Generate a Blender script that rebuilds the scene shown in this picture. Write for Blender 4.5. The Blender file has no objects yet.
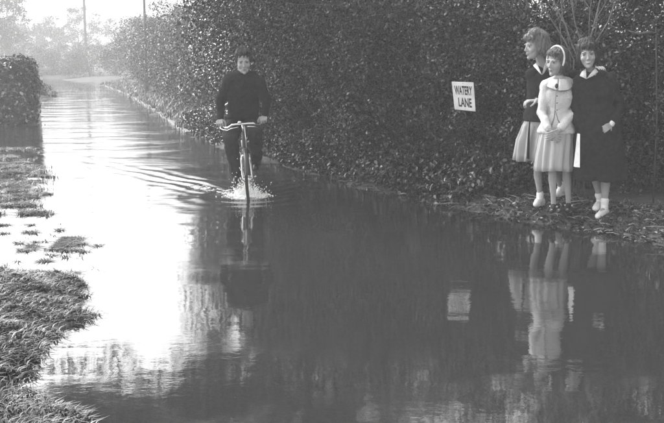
import bpy, bmesh, math, random
import numpy as np
from mathutils import Vector, Matrix, Euler, noise as mnoise
R = math.radians
scene = bpy.context.scene
C = scene.collection
random.seed(7)
rng = np.random.default_rng(11)

# ------------------------------------------------------------------ camera
H = 1.56; F = 900.0; TH = R(9.55)
cam_d = bpy.data.cameras.new('camera'); cam = bpy.data.objects.new('camera', cam_d); C.objects.link(cam)
cam.location = (0, 0, H); cam.rotation_euler = (R(90) - TH, 0, 0)
cam_d.sensor_width = 36; cam_d.lens = F / 664 * 36; cam_d.clip_end = 2000; cam_d.clip_start = 0.1
scene.camera = cam
# ------------------------------------------------------------------ sky, sun, exposure
SUN_EL, SUN_AZ = R(44), R(-52)      # azimuth measured from +Y towards +X (negative = left of the view)
w = bpy.data.worlds.new("World"); scene.world = w; w.use_nodes = True
nt = w.node_tree; nt.nodes.clear()
sky = nt.nodes.new('ShaderNodeTexSky'); sky.sky_type = 'NISHITA'; sky.sun_disc = False
sky.sun_elevation = SUN_EL; sky.sun_rotation = SUN_AZ; sky.dust_density = 4; sky.air_density = 1.5; sky.ozone_density = 1
bw = nt.nodes.new('ShaderNodeRGBToBW'); bg = nt.nodes.new('ShaderNodeBackground'); out = nt.nodes.new('ShaderNodeOutputWorld')
nt.links.new(sky.outputs[0], bw.inputs[0]); nt.links.new(bw.outputs[0], bg.inputs[0]); nt.links.new(bg.outputs[0], out.inputs[0])
bg.inputs[1].default_value = 0.15
sd = bpy.data.lights.new('sun', 'SUN'); sd.energy = 1.6; sd.angle = R(10); sd.color = (1, 1, 1)
sun = bpy.data.objects.new('sun', sd); C.objects.link(sun)
sdir = Vector((math.sin(SUN_AZ) * math.cos(SUN_EL), math.cos(SUN_AZ) * math.cos(SUN_EL), math.sin(SUN_EL)))
sun.rotation_euler = (-sdir).to_track_quat('-Z', 'Y').to_euler()
scene.view_settings.view_transform = 'Standard'; scene.view_settings.look = 'None'
scene.view_settings.exposure = 1.82; scene.view_settings.gamma = 1
HAZE = 0.0048

# ------------------------------------------------------------------ helpers
def P(x, y, Y):
    """world point seen at photo pixel x, y at distance Y"""
    a = (x - 332) / F; b = -(y - 211.5) / F
    d = Vector((a, math.cos(TH) + b * math.sin(TH), -math.sin(TH) + b * math.cos(TH)))
    return Vector((0, 0, H)) + d * (Y / d.y)
def G(x, y, z=0):
    a = (x - 332) / F; b = -(y - 211.5) / F
    d = Vector((a, math.cos(TH) + b * math.sin(TH), -math.sin(TH) + b * math.cos(TH)))
    return Vector((0, 0, H)) + d * ((z - H) / d.z)

def tag(o, label=None, cat=None, group=None, kind=None):
    if label: o['label'] = label
    if cat: o['category'] = cat
    if group: o['group'] = group
    if kind: o['kind'] = kind
    return o
def empty(name, loc, label=None, cat=None, group=None, rz=0):
    o = bpy.data.objects.new(name, None); C.objects.link(o); o.location = loc; o.rotation_euler.z = rz
    o.empty_display_size = 0.1
    return tag(o, label, cat, group)
def link(name, me, mat=None, parent=None, smooth=True):
    o = bpy.data.objects.new(name, me); C.objects.link(o)
    if mat is not None and not me.materials: me.materials.append(mat)
    if smooth: me.polygons.foreach_set('use_smooth', [True] * len(me.polygons))
    if parent is not None: o.parent = parent
    return o
def npmesh(name, verts, faces):
    """verts (n,3); faces (m,k) all the same k"""
    me = bpy.data.meshes.new(name); verts = np.asarray(verts, dtype=np.float32); faces = np.asarray(faces, dtype=np.int32)
    k = faces.shape[1]; m = len(faces)
    me.vertices.add(len(verts)); me.vertices.foreach_set('co', verts.ravel())
    me.loops.add(m * k); me.loops.foreach_set('vertex_index', faces.ravel())
    me.polygons.add(m); me.polygons.foreach_set('loop_start', np.arange(m, dtype=np.int32) * k)
    me.update(calc_edges=True); me.validate()
    return me

class Pr:
    """collects closed primitives; mesh() keeps them, blob() fuses them to one skin"""
    def __init__(s): s.v = []; s.f = []; s.M = Matrix()
    def add(s, vs, fs):
        o = len(s.v); s.v += [tuple(s.M @ Vector(p)) for p in vs]; s.f += [tuple(i + o for i in f) for f in fs]
    def rings(s, rs):
        n = len(rs[0]); vs = [p for r in rs for p in r]; fs = []
        for i in range(len(rs) - 1):
            for j in range(n):
                k = (j + 1) % n
                fs.append((i*n+j, i*n+k, (i+1)*n+k, (i+1)*n+j))
        fs.append(tuple(reversed(range(n)))); fs.append(tuple((len(rs)-1)*n + j for j in range(n)))
        s.add(vs, fs)
    def cap(s, p0, p1, r0, r1=None, seg=10):
        r1 = r0 if r1 is None else r1
        p0 = Vector(p0); p1 = Vector(p1); a = p1 - p0
        if a.length < 1e-6: a = Vector((0, 0, 1e-4))
        z = a.normalized(); x = z.orthogonal().normalized(); y = z.cross(x)
        rs = []
        for t in (-80, -50, -20): rs.append((p0 + z * (r0 * math.sin(R(t))), r0 * math.cos(R(t))))
        for t in (20, 50, 80): rs.append((p1 + z * (r1 * math.sin(R(t))), r1 * math.cos(R(t))))
        s.rings([[c + (x * math.cos(2*math.pi*j/seg) + y * math.sin(2*math.pi*j/seg)) * r for j in range(seg)] for c, r in rs])
        return s
    def chain(s, pts, rad, seg=10):
        for i in range(len(pts) - 1): s.cap(pts[i], pts[i+1], rad[i], rad[i+1], seg)
        return s
    def ell(s, c, r, rot=None, seg=16):
        c = Vector(c); rot = rot or Matrix.Identity(3); rs = []
        n = seg // 2
        for i in range(n + 1):
            t = -math.pi/2*0.97 + math.pi*0.97 * i / n
            rs.append([c + rot @ Vector((r[0]*math.cos(t)*math.cos(2*math.pi*j/seg), r[1]*math.cos(t)*math.sin(2*math.pi*j/seg), r[2]*math.sin(t))) for j in range(seg)])
        s.rings(rs); return s
    def loft(s, rr, seg=28, yaw=0.0):
        s.rings([[Vector(c) + Vector((rx*math.cos(a)*math.cos(yaw) - ry*math.sin(a)*math.sin(yaw), rx*math.cos(a)*math.sin(yaw) + ry*math.sin(a)*math.cos(yaw), 0)) for a in [2*math.pi*j/seg for j in range(seg)]] for c, rx, ry in rr])
        return s
    def box(s, c, h, rot=None, bev=0):
        rot = rot or Matrix.Identity(3); c = Vector(c)
        vs = [c + rot @ Vector((sx*h[0], sy*h[1], sz*h[2])) for sz in (-1, 1) for sx, sy in ((-1,-1),(1,-1),(1,1),(-1,1))]
        s.add(vs, [(3,2,1,0),(4,5,6,7),(0,1,5,4),(1,2,6,5),(2,3,7,6),(3,0,4,7)]); return s
    def tube(s, pts, r, seg=8):
        pts = [Vector(p) for p in pts]; n = len(pts)
        rad = r if isinstance(r, (list, tuple)) else [r]*n
        rs = []; x = None
        for i, p in enumerate(pts):
            t = (pts[min(i+1, n-1)] - pts[max(i-1, 0)]).normalized()
            if x is None: x = t.orthogonal().normalized()
            else: x = (x - t * x.dot(t)).normalized()
            y = t.cross(x)
            rs.append([p + (x*math.cos(2*math.pi*j/seg) + y*math.sin(2*math.pi*j/seg))*rad[i] for j in range(seg)])
        s.rings(rs); return s
    def torus(s, c, R_, r, axis='X', seg=48, rs=8):
        vs = []; fs = []
        for i in range(seg):
            a = 2*math.pi*i/seg
            for j in range(rs):
                b = 2*math.pi*j/rs; q = R_ + r*math.cos(b)
                v = (r*math.sin(b), q*math.cos(a), q*math.sin(a)) if axis == 'X' else (q*math.cos(a), q*math.sin(a), r*math.sin(b))
                vs.append(Vector(c) + Vector(v))
                fs.append((i*rs+j, i*rs+(j+1)%rs, ((i+1)%seg)*rs+(j+1)%rs, ((i+1)%seg)*rs+j))
        s.add(vs, fs); return s
    def raw(s, name):
        me = bpy.data.meshes.new(name); me.from_pydata(s.v, [], s.f); me.update()
        bm = bmesh.new(); bm.from_mesh(me); bmesh.ops.recalc_face_normals(bm, faces=bm.faces); bm.to_mesh(me); bm.free()
        return me
    def mesh(s, name, mat, parent=None, smooth=True): return link(name, s.raw(name), mat, parent, smooth)
    def blob(s, name, mat, parent=None, vox=0.006, it=2, fn=None):
        me = s.raw(name); o = bpy.data.objects.new(name, me); C.objects.link(o)
        m = o.modifiers.new('r', 'REMESH'); m.mode = 'VOXEL'; m.voxel_size = vox
        if it:
            q = o.modifiers.new('s', 'SMOOTH'); q.factor = 0.5; q.iterations = it
        dg = bpy.context.evaluated_depsgraph_get(); dg.update()
        m2 = bpy.data.meshes.new_from_object(o.evaluated_get(dg))
        bpy.data.objects.remove(o); bpy.data.meshes.remove(me)
        if fn:
            n = len(m2.vertices); co = np.empty(n*3, np.float32); m2.vertices.foreach_get('co', co); co = co.reshape(-1, 3)
            no = np.empty(n*3, np.float32); m2.vertices.foreach_get('normal', no); no = no.reshape(-1, 3)
            m2.vertices.foreach_set('co', fn(co, no).astype(np.float32).ravel()); m2.update()
        m2.name = name; m2.materials.clear()
        return link(name, m2, mat, parent)

# ------------------------------------------------------------------ materials (all grey: the place is seen in black and white)
def mat(name, v, rough=0.7, spec=0.5, metal=0.0, var=0.0, scale=20.0, bump=0.0, bscale=60.0, attr=None, ior=1.45, trans=0.0, v2=None, stretch=None, detail=6):
    m = bpy.data.materials.new(name); m.use_nodes = True; t = m.node_tree; b = t.nodes['Principled BSDF']
    b.inputs['Base Color'].default_value = (v, v, v, 1); b.inputs['Roughness'].default_value = rough
    b.inputs['Specular IOR Level'].default_value = spec; b.inputs['Metallic'].default_value = metal; b.inputs['IOR'].default_value = ior
    tc = t.nodes.new('ShaderNodeTexCoord'); mp = t.nodes.new('ShaderNodeMapping'); t.links.new(tc.outputs['Object'], mp.inputs[0])
    if stretch: mp.inputs['Scale'].default_value = stretch
    if var or v2 is not None:
        n = t.nodes.new('ShaderNodeTexNoise'); n.inputs['Scale'].default_value = scale; n.inputs['Detail'].default_value = detail
        t.links.new(mp.outputs[0], n.inputs[0])
        r = t.nodes.new('ShaderNodeMapRange'); r.inputs[1].default_value = 0.32; r.inputs[2].default_value = 0.68
        r.inputs[3].default_value = v * (1 - var); r.inputs[4].default_value = v2 if v2 is not None else v * (1 + var)
        t.links.new(n.outputs['Fac'], r.inputs[0]); src = r.outputs[0]
        if attr:
            a = t.nodes.new('ShaderNodeAttribute'); a.attribute_name = attr
            mm = t.nodes.new('ShaderNodeMath'); mm.operation = 'MULTIPLY'; t.links.new(src, mm.inputs[0]); t.links.new(a.outputs['Fac'], mm.inputs[1]); src = mm.outputs[0]
        t.links.new(src, b.inputs['Base Color'])
    if bump:
        n = t.nodes.new('ShaderNodeTexNoise'); n.inputs['Scale'].default_value = bscale; n.inputs['Detail'].default_value = 4; t.links.new(mp.outputs[0], n.inputs[0])
        k = t.nodes.new('ShaderNodeBump'); k.inputs['Strength'].default_value = bump; k.inputs['Distance'].default_value = 0.01
        t.links.new(n.outputs['Fac'], k.inputs['Height']); t.links.new(k.outputs[0], b.inputs['Normal'])
    return m
M = dict(
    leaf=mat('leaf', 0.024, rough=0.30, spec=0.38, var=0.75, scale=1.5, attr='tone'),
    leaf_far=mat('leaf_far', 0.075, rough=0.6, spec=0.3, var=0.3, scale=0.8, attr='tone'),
    hedge_leaf=mat('hedge_leaf', 0.065, rough=0.45, spec=0.5, var=0.35, scale=1.2, attr='tone'),
    grass=mat('grass', 0.075, rough=0.5, spec=0.4, var=0.5, scale=2.5, attr='tone'),
    bark=mat('bark', 0.09, rough=0.9, var=0.4, scale=14, bump=0.8, bscale=30, stretch=(1, 1, .25)),
    pale_bark=mat('pale_bark', 0.16, rough=0.8, var=0.35, scale=18, bump=0.5, bscale=40),
    soil=mat('soil', 0.035, rough=0.9, var=0.4, scale=3, v2=0.07, bump=1.0, bscale=14),
    kerb=mat('kerb_stone', 0.14, rough=0.8, var=0.35, scale=4, bump=0.6, bscale=25),
    white_twig=mat('pale_twig', 0.34, rough=0.8, var=0.4, scale=9),
    wood=mat('weathered_wood', 0.10, rough=0.85, var=0.35, scale=12, bump=0.6, bscale=40, stretch=(1, 1, .12)),
    darkwood=mat('dark_wood', 0.05, rough=0.85, var=0.35, scale=12, bump=0.6, bscale=40),
    skin=mat('skin', 0.33, rough=0.55, spec=0.35, var=0.06, scale=30),
    skin_leg=mat('skin_leg', 0.40, rough=0.6, spec=0.3, var=0.08, scale=14),
    eye=mat('eye', 0.05, rough=0.2), brow=mat('brow', 0.04, rough=0.8), lip=mat('lip', 0.13, rough=0.5), teeth=mat('teeth', 0.75, rough=0.4),
    hair_dark=mat('hair_dark', 0.022, rough=0.42, var=0.5, scale=60, bump=0.9, bscale=110, stretch=(1, 1, .25)),
    hair_brown=mat('hair_brown', 0.09, rough=0.42, var=0.5, scale=60, bump=0.9, bscale=110, stretch=(1, 1, .25)),
    hair_fair=mat('hair_fair', 0.15, rough=0.42, var=0.6, scale=50, bump=0.9, bscale=90, stretch=(1, 1, .3)),
    coat=mat('dark_wool', 0.02, rough=0.95, spec=0.15, var=0.3, scale=30, bump=0.4, bscale=160),
    sweater=mat('dark_knit', 0.018, rough=0.95, spec=0.15, var=0.3, scale=40, bump=0.5, bscale=140),
    trouser=mat('dark_trouser', 0.022, rough=0.9, spec=0.2, var=0.3, scale=20, bump=0.3, bscale=90),
    tweed=mat('pale_tweed', 0.56, rough=0.9, spec=0.2, var=0.2, scale=150, bump=0.25, bscale=200, detail=2),
    tweed_edge=mat('tweed_seam', 0.20, rough=0.9, spec=0.2),
    skirt=mat('pale_skirt', 0.42, rough=0.9, spec=0.2, var=0.15, scale=14, stretch=(1, 1, .1), bump=0.3, bscale=80),
    skirt2=mat('striped_skirt', 0.36, rough=0.9, spec=0.2, var=0.3, scale=24, stretch=(1, 1, .05)),
    white=mat('white_cotton', 0.78, rough=0.8, spec=0.3, var=0.08, scale=30, bump=0.3, bscale=60),
    blackshoe=mat('black_leather', 0.02, rough=0.4), chrome=mat('chrome', 0.75, rough=0.18, metal=1.0),
    steel=mat('dull_steel', 0.5, rough=0.4, metal=0.8), enamel=mat('black_enamel', 0.02, rough=0.3),
    rubber=mat('rubber', 0.02, rough=0.8), leather=mat('saddle_leather', 0.05, rough=0.5),
    sign=mat('sign_white', 0.72, rough=0.55, var=0.16, scale=9), letter=mat('sign_black', 0.02, rough=0.6),
    foam=mat('foam', 0.92, rough=0.5, spec=0.6, var=0.05, scale=20),
    brooch=mat('brooch', 0.03, rough=0.3),
)
# ------------------------------------------------------------------ lane outline
RY = np.array([-6, 3, 7.6, 8.03, 8.67, 9.5, 10.4, 12, 15.6, 20.6, 28, 42.5, 63.8, 76, 84, 95, 130])
RX = np.array([9, 4.9, 2.8, 2.42, 1.9, 1.24, .79, -.16, -1.77, -3.5, -5.5, -9.7, -16.6, -23, -34, -60, -160])
LY = np.array([-6, 0, 3.9, 4.9, 5.6, 6.3, 6.7, 7.1, 8.0, 11.7, 16, 20.8, 22, 36, 52, 66, 74, 84, 120])
LX = np.array([1.2, 0, -1.36, -1.50, -1.62, -2.05, -2.6, -3.4, -4.2, -5.4, -8.6, -9.6, -7.2, -11.4, -16.8, -24, -34, -60, -160])
XR = lambda y: np.interp(y, RY, RX)
XL = lambda y: np.interp(y, LY, LX)
def vnoise(x, y, f, s=0):
    v = np.zeros_like(x)
    for k, (a, b, c) in enumerate(((1, .3, 0), (-.4, 1.1, 2), (.8, -.9, 4), (1.7, .6, 1), (-1.3, 1.5, 3))):
        v += np.sin(f*(a*x + b*y) + c + s + 1.3*np.sin(f*.6*(b*x - a*y) + s + k)) / (1 + .5*k)
    return v / 3
def fbm(x, y, f, seed=0, octs=3):
    out_ = np.zeros_like(np.asarray(x, float)); amp = 1; tot = 0
    for o_ in range(octs):
        X = np.asarray(x, float)*f + 17.3*o_ + seed; Y = np.asarray(y, float)*f - 9.1*o_ + seed*3.7; xi = np.floor(X); yi = np.floor(Y); u = X - xi; v = Y - yi
        u = u*u*(3 - 2*u); v = v*v*(3 - 2*v)
        hsh = lambda a, b: (np.sin(a*127.1 + b*311.7 + seed*13.7)*43758.5453) % 1.0
        out_ += amp*((hsh(xi, yi)*(1-u) + hsh(xi+1, yi)*u)*(1-v) + (hsh(xi, yi+1)*(1-u) + hsh(xi+1, yi+1)*u)*v); tot += amp; amp *= .5; f *= 2.1
    return out_/tot*2 - 1
def hground(x, y):
    x = np.asarray(x, float); y = np.asarray(y, float)
    slope = .92
    jit = .28*fbm(x, y, 1.7, 1) + .10*fbm(x, y, 7, 2)
    dr = (x - XR(y))*slope + jit; dl = (XL(y) - x)*slope + jit
    d = np.maximum(dr, dl)
    z = np.where(d < 0, np.maximum(-.16, d*.35), np.where(d < .35, d*.26, .091 + (d - .35)*.05))
    z = np.minimum(z, .3) + .02*fbm(x, y, 8, 3)*(d > -.2) + .03*fbm(x, y, 1.1, 5)
    return z
def gz(x, y): return float(hground(np.array([x]), np.array([y]))[0])
def axis(a, b, step, lo, hi, grow=1.25):
    c = list(np.arange(a, b, step)); s = step; v = c[-1]
    while v < hi: s *= grow; v += s; c.append(v)
    s = step; v = c[0]; pre = []
    while v > lo: s *= grow; v -= s; pre.append(v)
    return np.array(pre[::-1] + c)
def grid(name, xs, ys, fz, m):
    X, Y = np.meshgrid(xs, ys); Z = fz(X, Y); nx, ny = len(xs), len(ys)
    i = (np.arange(ny-1)[:, None]*nx + np.arange(nx-1)[None, :]).ravel()
    me = npmesh(name, np.stack([X.ravel(), Y.ravel(), Z.ravel()], 1), np.stack([i, i+1, i+nx+1, i+nx], 1))
    return tag(link(name, me, m), kind='structure')
grid('ground', axis(-8, 6, .07, -900, 900), axis(2, 16, .07, -60, 1200, 1.08), hground, M['soil'])

# ------------------------------------------------------------------ flood water, with the bicycle's wake as real waves
WX, WY = -.98, 10.35
def wz(x, y):
    z = np.zeros_like(x)
    for sx, L, A in ((-1, 4.2, 1.0), (1, 1.6, .7)):
        ang = R(40) if sx < 0 else R(34); tx, ty = sx*math.sin(ang), math.cos(ang)
        u = (x - WX)*tx + (y - WY)*ty; q = ((x - WX)*ty - (y - WY)*tx)*sx
        env = np.clip(u/.3, 0, 1)*np.exp(-(u/L)**2)
        qq = q + .03*np.sin(u*5 + 1)
        z += A*.008*env*np.exp(-((qq + .15)/.42)**2)*np.cos(2*math.pi*qq/(.20 + .03*u))
    r = np.hypot(x - WX, y - WY)
    z += .006*np.exp(-(r/.7)**2)*np.cos(r*22)
    z += .0022*np.exp(-(r/3.2)**2)*np.cos(r*9.0 + .5*np.sin(x*3))*np.clip(r, 0, 1)
    return z
wx = axis(-7, 3.2, .035, -900, 900); wy = axis(3, 16, .035, -60, 1200, 1.08)
wm = mat('flood_water', 0.021, rough=0.0, ior=1.33)
t = wm.node_tree; b = t.nodes['Principled BSDF']; b.inputs['IOR'].default_value = 2.75
tc = t.nodes.new('ShaderNodeTexCoord')
def wnoise(sc, scale, detail, rough=.5):
    mp = t.nodes.new('ShaderNodeMapping'); mp.inputs['Scale'].default_value = sc; t.links.new(tc.outputs['Object'], mp.inputs[0])
    n = t.nodes.new('ShaderNodeTexNoise'); n.inputs['Scale'].default_value = scale; n.inputs['Detail'].default_value = detail; n.inputs['Roughness'].default_value = rough
    t.links.new(mp.outputs[0], n.inputs[0]); return n.outputs['Fac']
def bumpn(h, dist, prev=None, st=1.0):
    k = t.nodes.new('ShaderNodeBump'); k.inputs['Strength'].default_value = st; k.inputs['Distance'].default_value = dist
    t.links.new(h, k.inputs['Height'])
    if prev is not None: t.links.new(prev, k.inputs['Normal'])
    return k.outputs[0]
sep = t.nodes.new('ShaderNodeSeparateXYZ'); t.links.new(tc.outputs['Object'], sep.inputs[0])
mr = t.nodes.new('ShaderNodeMapRange'); mr.inputs[1].default_value = 7.5; mr.inputs[2].default_value = 14; mr.inputs[3].default_value = .22; mr.inputs[4].default_value = 1.0
t.links.new(sep.outputs[1], mr.inputs[0])
patch = t.nodes.new('ShaderNodeMapRange'); patch.inputs[1].default_value = .42; patch.inputs[2].default_value = .62; patch.inputs[3].default_value = .5; patch.inputs[4].default_value = 1.5
t.links.new(wnoise((.5, .9, 1), 1.1, 2), patch.inputs[0])
def mul(a, b2):
    m_ = t.nodes.new('ShaderNodeMath'); m_.operation = 'MULTIPLY'; t.links.new(a, m_.inputs[0]); t.links.new(b2, m_.inputs[1]); return m_.outputs[0]
amp_ = mul(mr.outputs[0], patch.outputs[0])
n1 = bumpn(mul(wnoise((.7, 1.5, 1), 1.6, 2), amp_), .010)
n2 = bumpn(mul(wnoise((.9, 1.5, 1), 8, 2), amp_), .0028, n1)
n3 = bumpn(mul(wnoise((.8, 1.3, 1), 34, 3, .6), amp_), .0010, n2)
t.links.new(n3, b.inputs['Normal'])
grid('flood_water', wx, wy, wz, wm)

# ------------------------------------------------------------------ foliage
def leaf_mesh(name, c, n, size, seed=0, six=True, tone=None, droop=0.25):
    r = np.random.default_rng(seed); N = len(c)
    n = n / (np.linalg.norm(n, axis=1, keepdims=True) + 1e-9)
    q = r.normal(size=(N, 3)); t_ = np.cross(n, q); t_ /= (np.linalg.norm(t_, axis=1, keepdims=True) + 1e-9)
    t_[:, 2] -= droop; t_ /= np.linalg.norm(t_, axis=1, keepdims=True)
    b_ = np.cross(n, t_); b_ /= (np.linalg.norm(b_, axis=1, keepdims=True) + 1e-9)
    s = (size * (.45 + 1.3*r.random(N)**1.6))[:, None]; wd = s * r.uniform(.28, .42, N)[:, None]
    fold = n * s * .12
    if six:
        vs = [c - t_*s*.5, c - t_*s*.15 + b_*wd + fold, c + t_*s*.25 + b_*wd*.75 + fold, c + t_*s*.5 - n*s*.1, c + t_*s*.25 - b_*wd*.75 + fold, c - t_*s*.15 - b_*wd + fold]
        V = np.stack(vs, 1).reshape(-1, 3); i = np.arange(N)[:, None]*6
        Fc = np.concatenate([i + np.array([0, 1, 2, 3]), i + np.array([0, 3, 4, 5])], 1).reshape(-1, 4); k = 2
    else:
        vs = [c - t_*s*.5, c + b_*wd + fold, c + t_*s*.5, c - b_*wd + fold]
        V = np.stack(vs, 1).reshape(-1, 3); i = np.arange(N)[:, None]*4
        Fc = i + np.array([0, 1, 2, 3]); k = 1
    me = npmesh(name, V, Fc)
    if tone is None: tone = r.choice([.3, .6, 1.1, 2.4, 8.0], N, p=[.30, .27, .20, .15, .08])  # the few very pale leaves put glints into the leaf colour
    a = me.attributes.new('tone', 'FLOAT', 'FACE')
    if len(me.polygons) == N*k: a.data.foreach_set('value', np.repeat(tone, k).astype(np.float32))
    else: a.data.foreach_set('value', np.ones(len(me.polygons), np.float32))
    return me
def clumps(seed, n, shape, rad):
    r = np.random.default_rng(seed); out_ = []
    while len(out_) < n:
        p = r.uniform(-1, 1, 3)
        if shape(p): out_.append(np.append(p, r.uniform(*rad)))
    return np.array(out_)
def crown(name, seed, w_, d_, h_, z0, ncl, nleaf, size, rad=(.22, .42), six=True, boxy=.6, fill=.25, top_gap=0.0, up=.45, flare=0.0):
    """leaves spread over many clump surfaces inside a w x d x h volume"""
    r = np.random.default_rng(seed)
    ex = 2 + 3*boxy
    cl = clumps(seed+1, ncl, lambda p: abs(p[0])**ex + abs(p[1])**ex + abs(p[2]*1.0)**ex < 1 and not (top_gap and p[2] > 0 and r.random() < top_gap*p[2]), rad)
    k = r.choice(ncl, nleaf, p=(cl[:, 3]**2)/np.sum(cl[:, 3]**2))
    dv = r.normal(size=(nleaf, 3)); dv /= np.linalg.norm(dv, axis=1, keepdims=True)
    flip = (dv[:, 2] < 0) & (r.random(nleaf) < .45); dv[flip, 2] *= -1
    rr = cl[k, 3] * (1 - np.abs(r.normal(0, .18, nleaf))) * (1 + .25*np.sin(dv[:, 0]*5 + k)*np.sin(dv[:, 2]*4 + k*2))
    inn = r.random(nleaf) < fill; rr[inn] *= r.random(inn.sum())
    c = np.stack([cl[k, 0]*w_/2, cl[k, 1]*d_/2, z0 + (cl[k, 2] + 1)*h_/2], 1) + dv*rr[:, None]
    fl_ = 1 - flare + 2*flare*np.clip((c[:, 2] - z0)/h_, 0, 1); c[:, 1] *= fl_; c[:, 0] *= .5 + .5*fl_
    c[:, 2] = np.maximum(c[:, 2], .03)
    n = dv*.7 + r.normal(size=(nleaf, 3))*.55; n[:, 2] += up
    return leaf_mesh(name, c, n, size, seed+2, six)
def stems(seed, w_, h_, n, r0=.03, spread=.5):
    r = random.Random(seed); p = Pr()
    for i in range(n):
        x, y = r.uniform(-.12, .12), r.uniform(-.12, .12); a = r.uniform(0, 6.28); sp = r.uniform(.3, 1)*spread*w_/2; pts = []
        for k in range(6):
            u = k/5; pts.append((x + math.cos(a)*sp*u*u + r.uniform(-.03, .03), y + math.sin(a)*sp*u*u + r.uniform(-.03, .03), -.1 + u*h_*r.uniform(.93, 1)))
        p.tube(pts, [r0*(1 - .8*k/5) for k in range(6)], 6)
    return p.raw('stems')
near = [crown('leaves', 100+i, 1.75, 1.3, 2.75, .05, 120, 52000, .030, rad=(.11, .38), top_gap=.55, flare=.24, six=False) for i in range(5)]
tall = [crown('leaves', 200+i, 2.6, 2.2, 5.4, .1, 190, 42000, .058, rad=(.2, .5), top_gap=.45, six=False) for i in range(3)]
mid = [crown('leaves', 300+i, 3.2, 2.6, 2.7, .0, 110, 34000, .05, rad=(.16, .5), top_gap=.6, six=False) for i in range(4)]
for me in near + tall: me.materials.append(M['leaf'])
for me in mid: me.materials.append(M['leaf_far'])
st_near = [stems(40+i, 1.6, 2.5, 7) for i in range(2)]; st_tall = [stems(50+i, 2.4, 4.8, 5, .06) for i in range(2)]
for me in st_near + st_tall: me.materials.append(M['bark'])
def shrub(name, me, stm, loc, rz, sc, label, cat='shrub', group=None):
    o = empty(name, loc, label, cat, group, rz); o.scale = sc
    link('foliage', me, None, o, smooth=False); link('stem', stm, None, o)
    if name == 'hedge_shrub': tag(link('twig', tw_near[int(loc.y*7) % 3], None, o), kind='stuff')
    return o
def twigs(seed):
    r = random.Random(seed); p = Pr()
    for i in range(46):
        a = r.uniform(0, 6.28); z = r.uniform(.3, 2.7); k = .55 + .16*z
        c = Vector((math.cos(a)*.85*k, math.sin(a)*.68*k, z)); d = Vector((math.cos(a)*r.uniform(.1, .6) - math.sin(a)*r.uniform(-.5, .5), math.sin(a)*r.uniform(.1, .6) + math.cos(a)*r.uniform(-.5, .5), r.uniform(-.2, 1))).normalized()*r.uniform(.15, .42)
        e = c + d; p.tube([c - d*.6, c, c.lerp(e, .5) + Vector((0, 0, .03)), e - Vector((0, 0, .03))], [.004, .0035, .0028, .0012], 4)
    return p.raw('twigs')
tw_near = [twigs(70+i) for i in range(3)]
for me in tw_near: me.materials.append(M['pale_bark'])
def bank(Y, off):
    """a point off metres behind the right-hand water edge"""
    dx = (XR(Y+.5) - XR(Y-.5)); t_ = Vector((dx, 1, 0)).normalized(); n = Vector((t_.y, -t_.x, 0))
    p = Vector((float(XR(Y)), Y, 0)) + n*off; p.z = gz(p.x, p.y) - .05
    return p, math.atan2(t_.y, t_.x)
front = [(7.0, 1.75, 1.0, 'glossy-leaved hedge shrub at the right edge of the picture beside the thin stake'),
         (8.0, 1.85, 1.0, 'glossy-leaved hedge shrub behind the girl in the long dark coat'),
         (9.0, 1.7, 1.0, 'glossy-leaved hedge shrub behind the fair-haired woman'),
         (9.95, 1.25, .98, 'glossy-leaved hedge shrub behind the street name board'),
         (10.9, .95, 1.0, 'glossy-leaved hedge shrub just left of the street name board'),
         (11.9, .8, 1.03, 'glossy-leaved hedge shrub midway between cyclist and street name board'),
         (13.0, .75, 1.05, 'glossy-leaved hedge shrub nearest the cyclist on the side of the name board'),
         (14.2, .75, 1.1, 'dense dark shrub directly behind the cyclist'),
         (15.5, .75, 1.12, 'dense dark shrub behind the cyclist, next one up the lane'),
         (16.9, .85, 1.15, 'dense dark shrub seen over the cyclist\'s left-hand shoulder in the picture'),
         (18.5, .95, 1.2, 'dense dark shrub where the lane edge starts to show behind the cyclist')]
for i, (Y, off, s, lab) in enumerate(front):
    p, a = bank(Y, off); shrub('hedge_shrub', near[i % 5], st_near[i % 2], p, a + (math.pi if i % 3 == 0 else 0) + .1*math.sin(i*7), (s*1.02, s, s), lab, 'shrub', 'shrubs of the hedge along the right bank')
back = [(6.6, 3.6, .8, 'tall leafy tree rising behind the hedge at the right edge of the picture'),
        (8.6, 3.5, .85, 'tall leafy tree rising behind the three onlookers'),
        (10.6, 3.1, .72, 'tall leafy tree rising behind the street name board'),
        (12.8, 2.9, .66, 'tall leafy tree rising between cyclist and street name board'),
        (15.2, 2.7, .95, 'tall leafy tree rising above the cyclist'),
        (17.6, 2.2, 1.0, 'tall leafy tree leaning over the hedge beyond the cyclist'),
        (19.8, 1.5, 1.0, 'dark tall leafy tree at the left end of the dense hedge, against the sky')]
for i, (Y, off, s, lab) in enumerate(back):
    p, a = bank(Y, off); shrub('leafy_tree', tall[i % 3], st_tall[i % 2], p, a + i*1.7, (s, s, s*1.3), lab, 'tree', 'tall trees behind the right bank hedge')
far = [(21.8, 1.7, .92, 1.25, 'grey misty bush first beyond the dense dark hedge'),
       (24.4, 1.9, .92, 1.12, 'grey misty bush under the thin second telegraph pole'),
       (27.4, 2.0, 1.0, 1.05, 'grey misty bush just beyond the second telegraph pole'),
       (30.8, 2.2, 1.0, 1.12, 'grey misty bush midway along the pale kerb'),
       (34.6, 2.3, 1.1, 1.1, 'grey misty bush above the far half of the kerb'),
       (39, 2.6, 1.2, 1.15, 'pale misty bush at the far end of the kerb'),
       (44, 2.8, 1.3, 1.05, 'pale misty bush just right of the far telegraph pole'),
       (50, 3.0, 1.4, 1.05, 'pale misty bush at the foot of the far telegraph pole'),
       (57, 3.4, 1.5, 1.0, 'very pale misty bush left of the far telegraph pole'),
       (65, 3.6, 1.6, .95, 'very pale misty bush on the outside of the far bend')]
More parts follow.
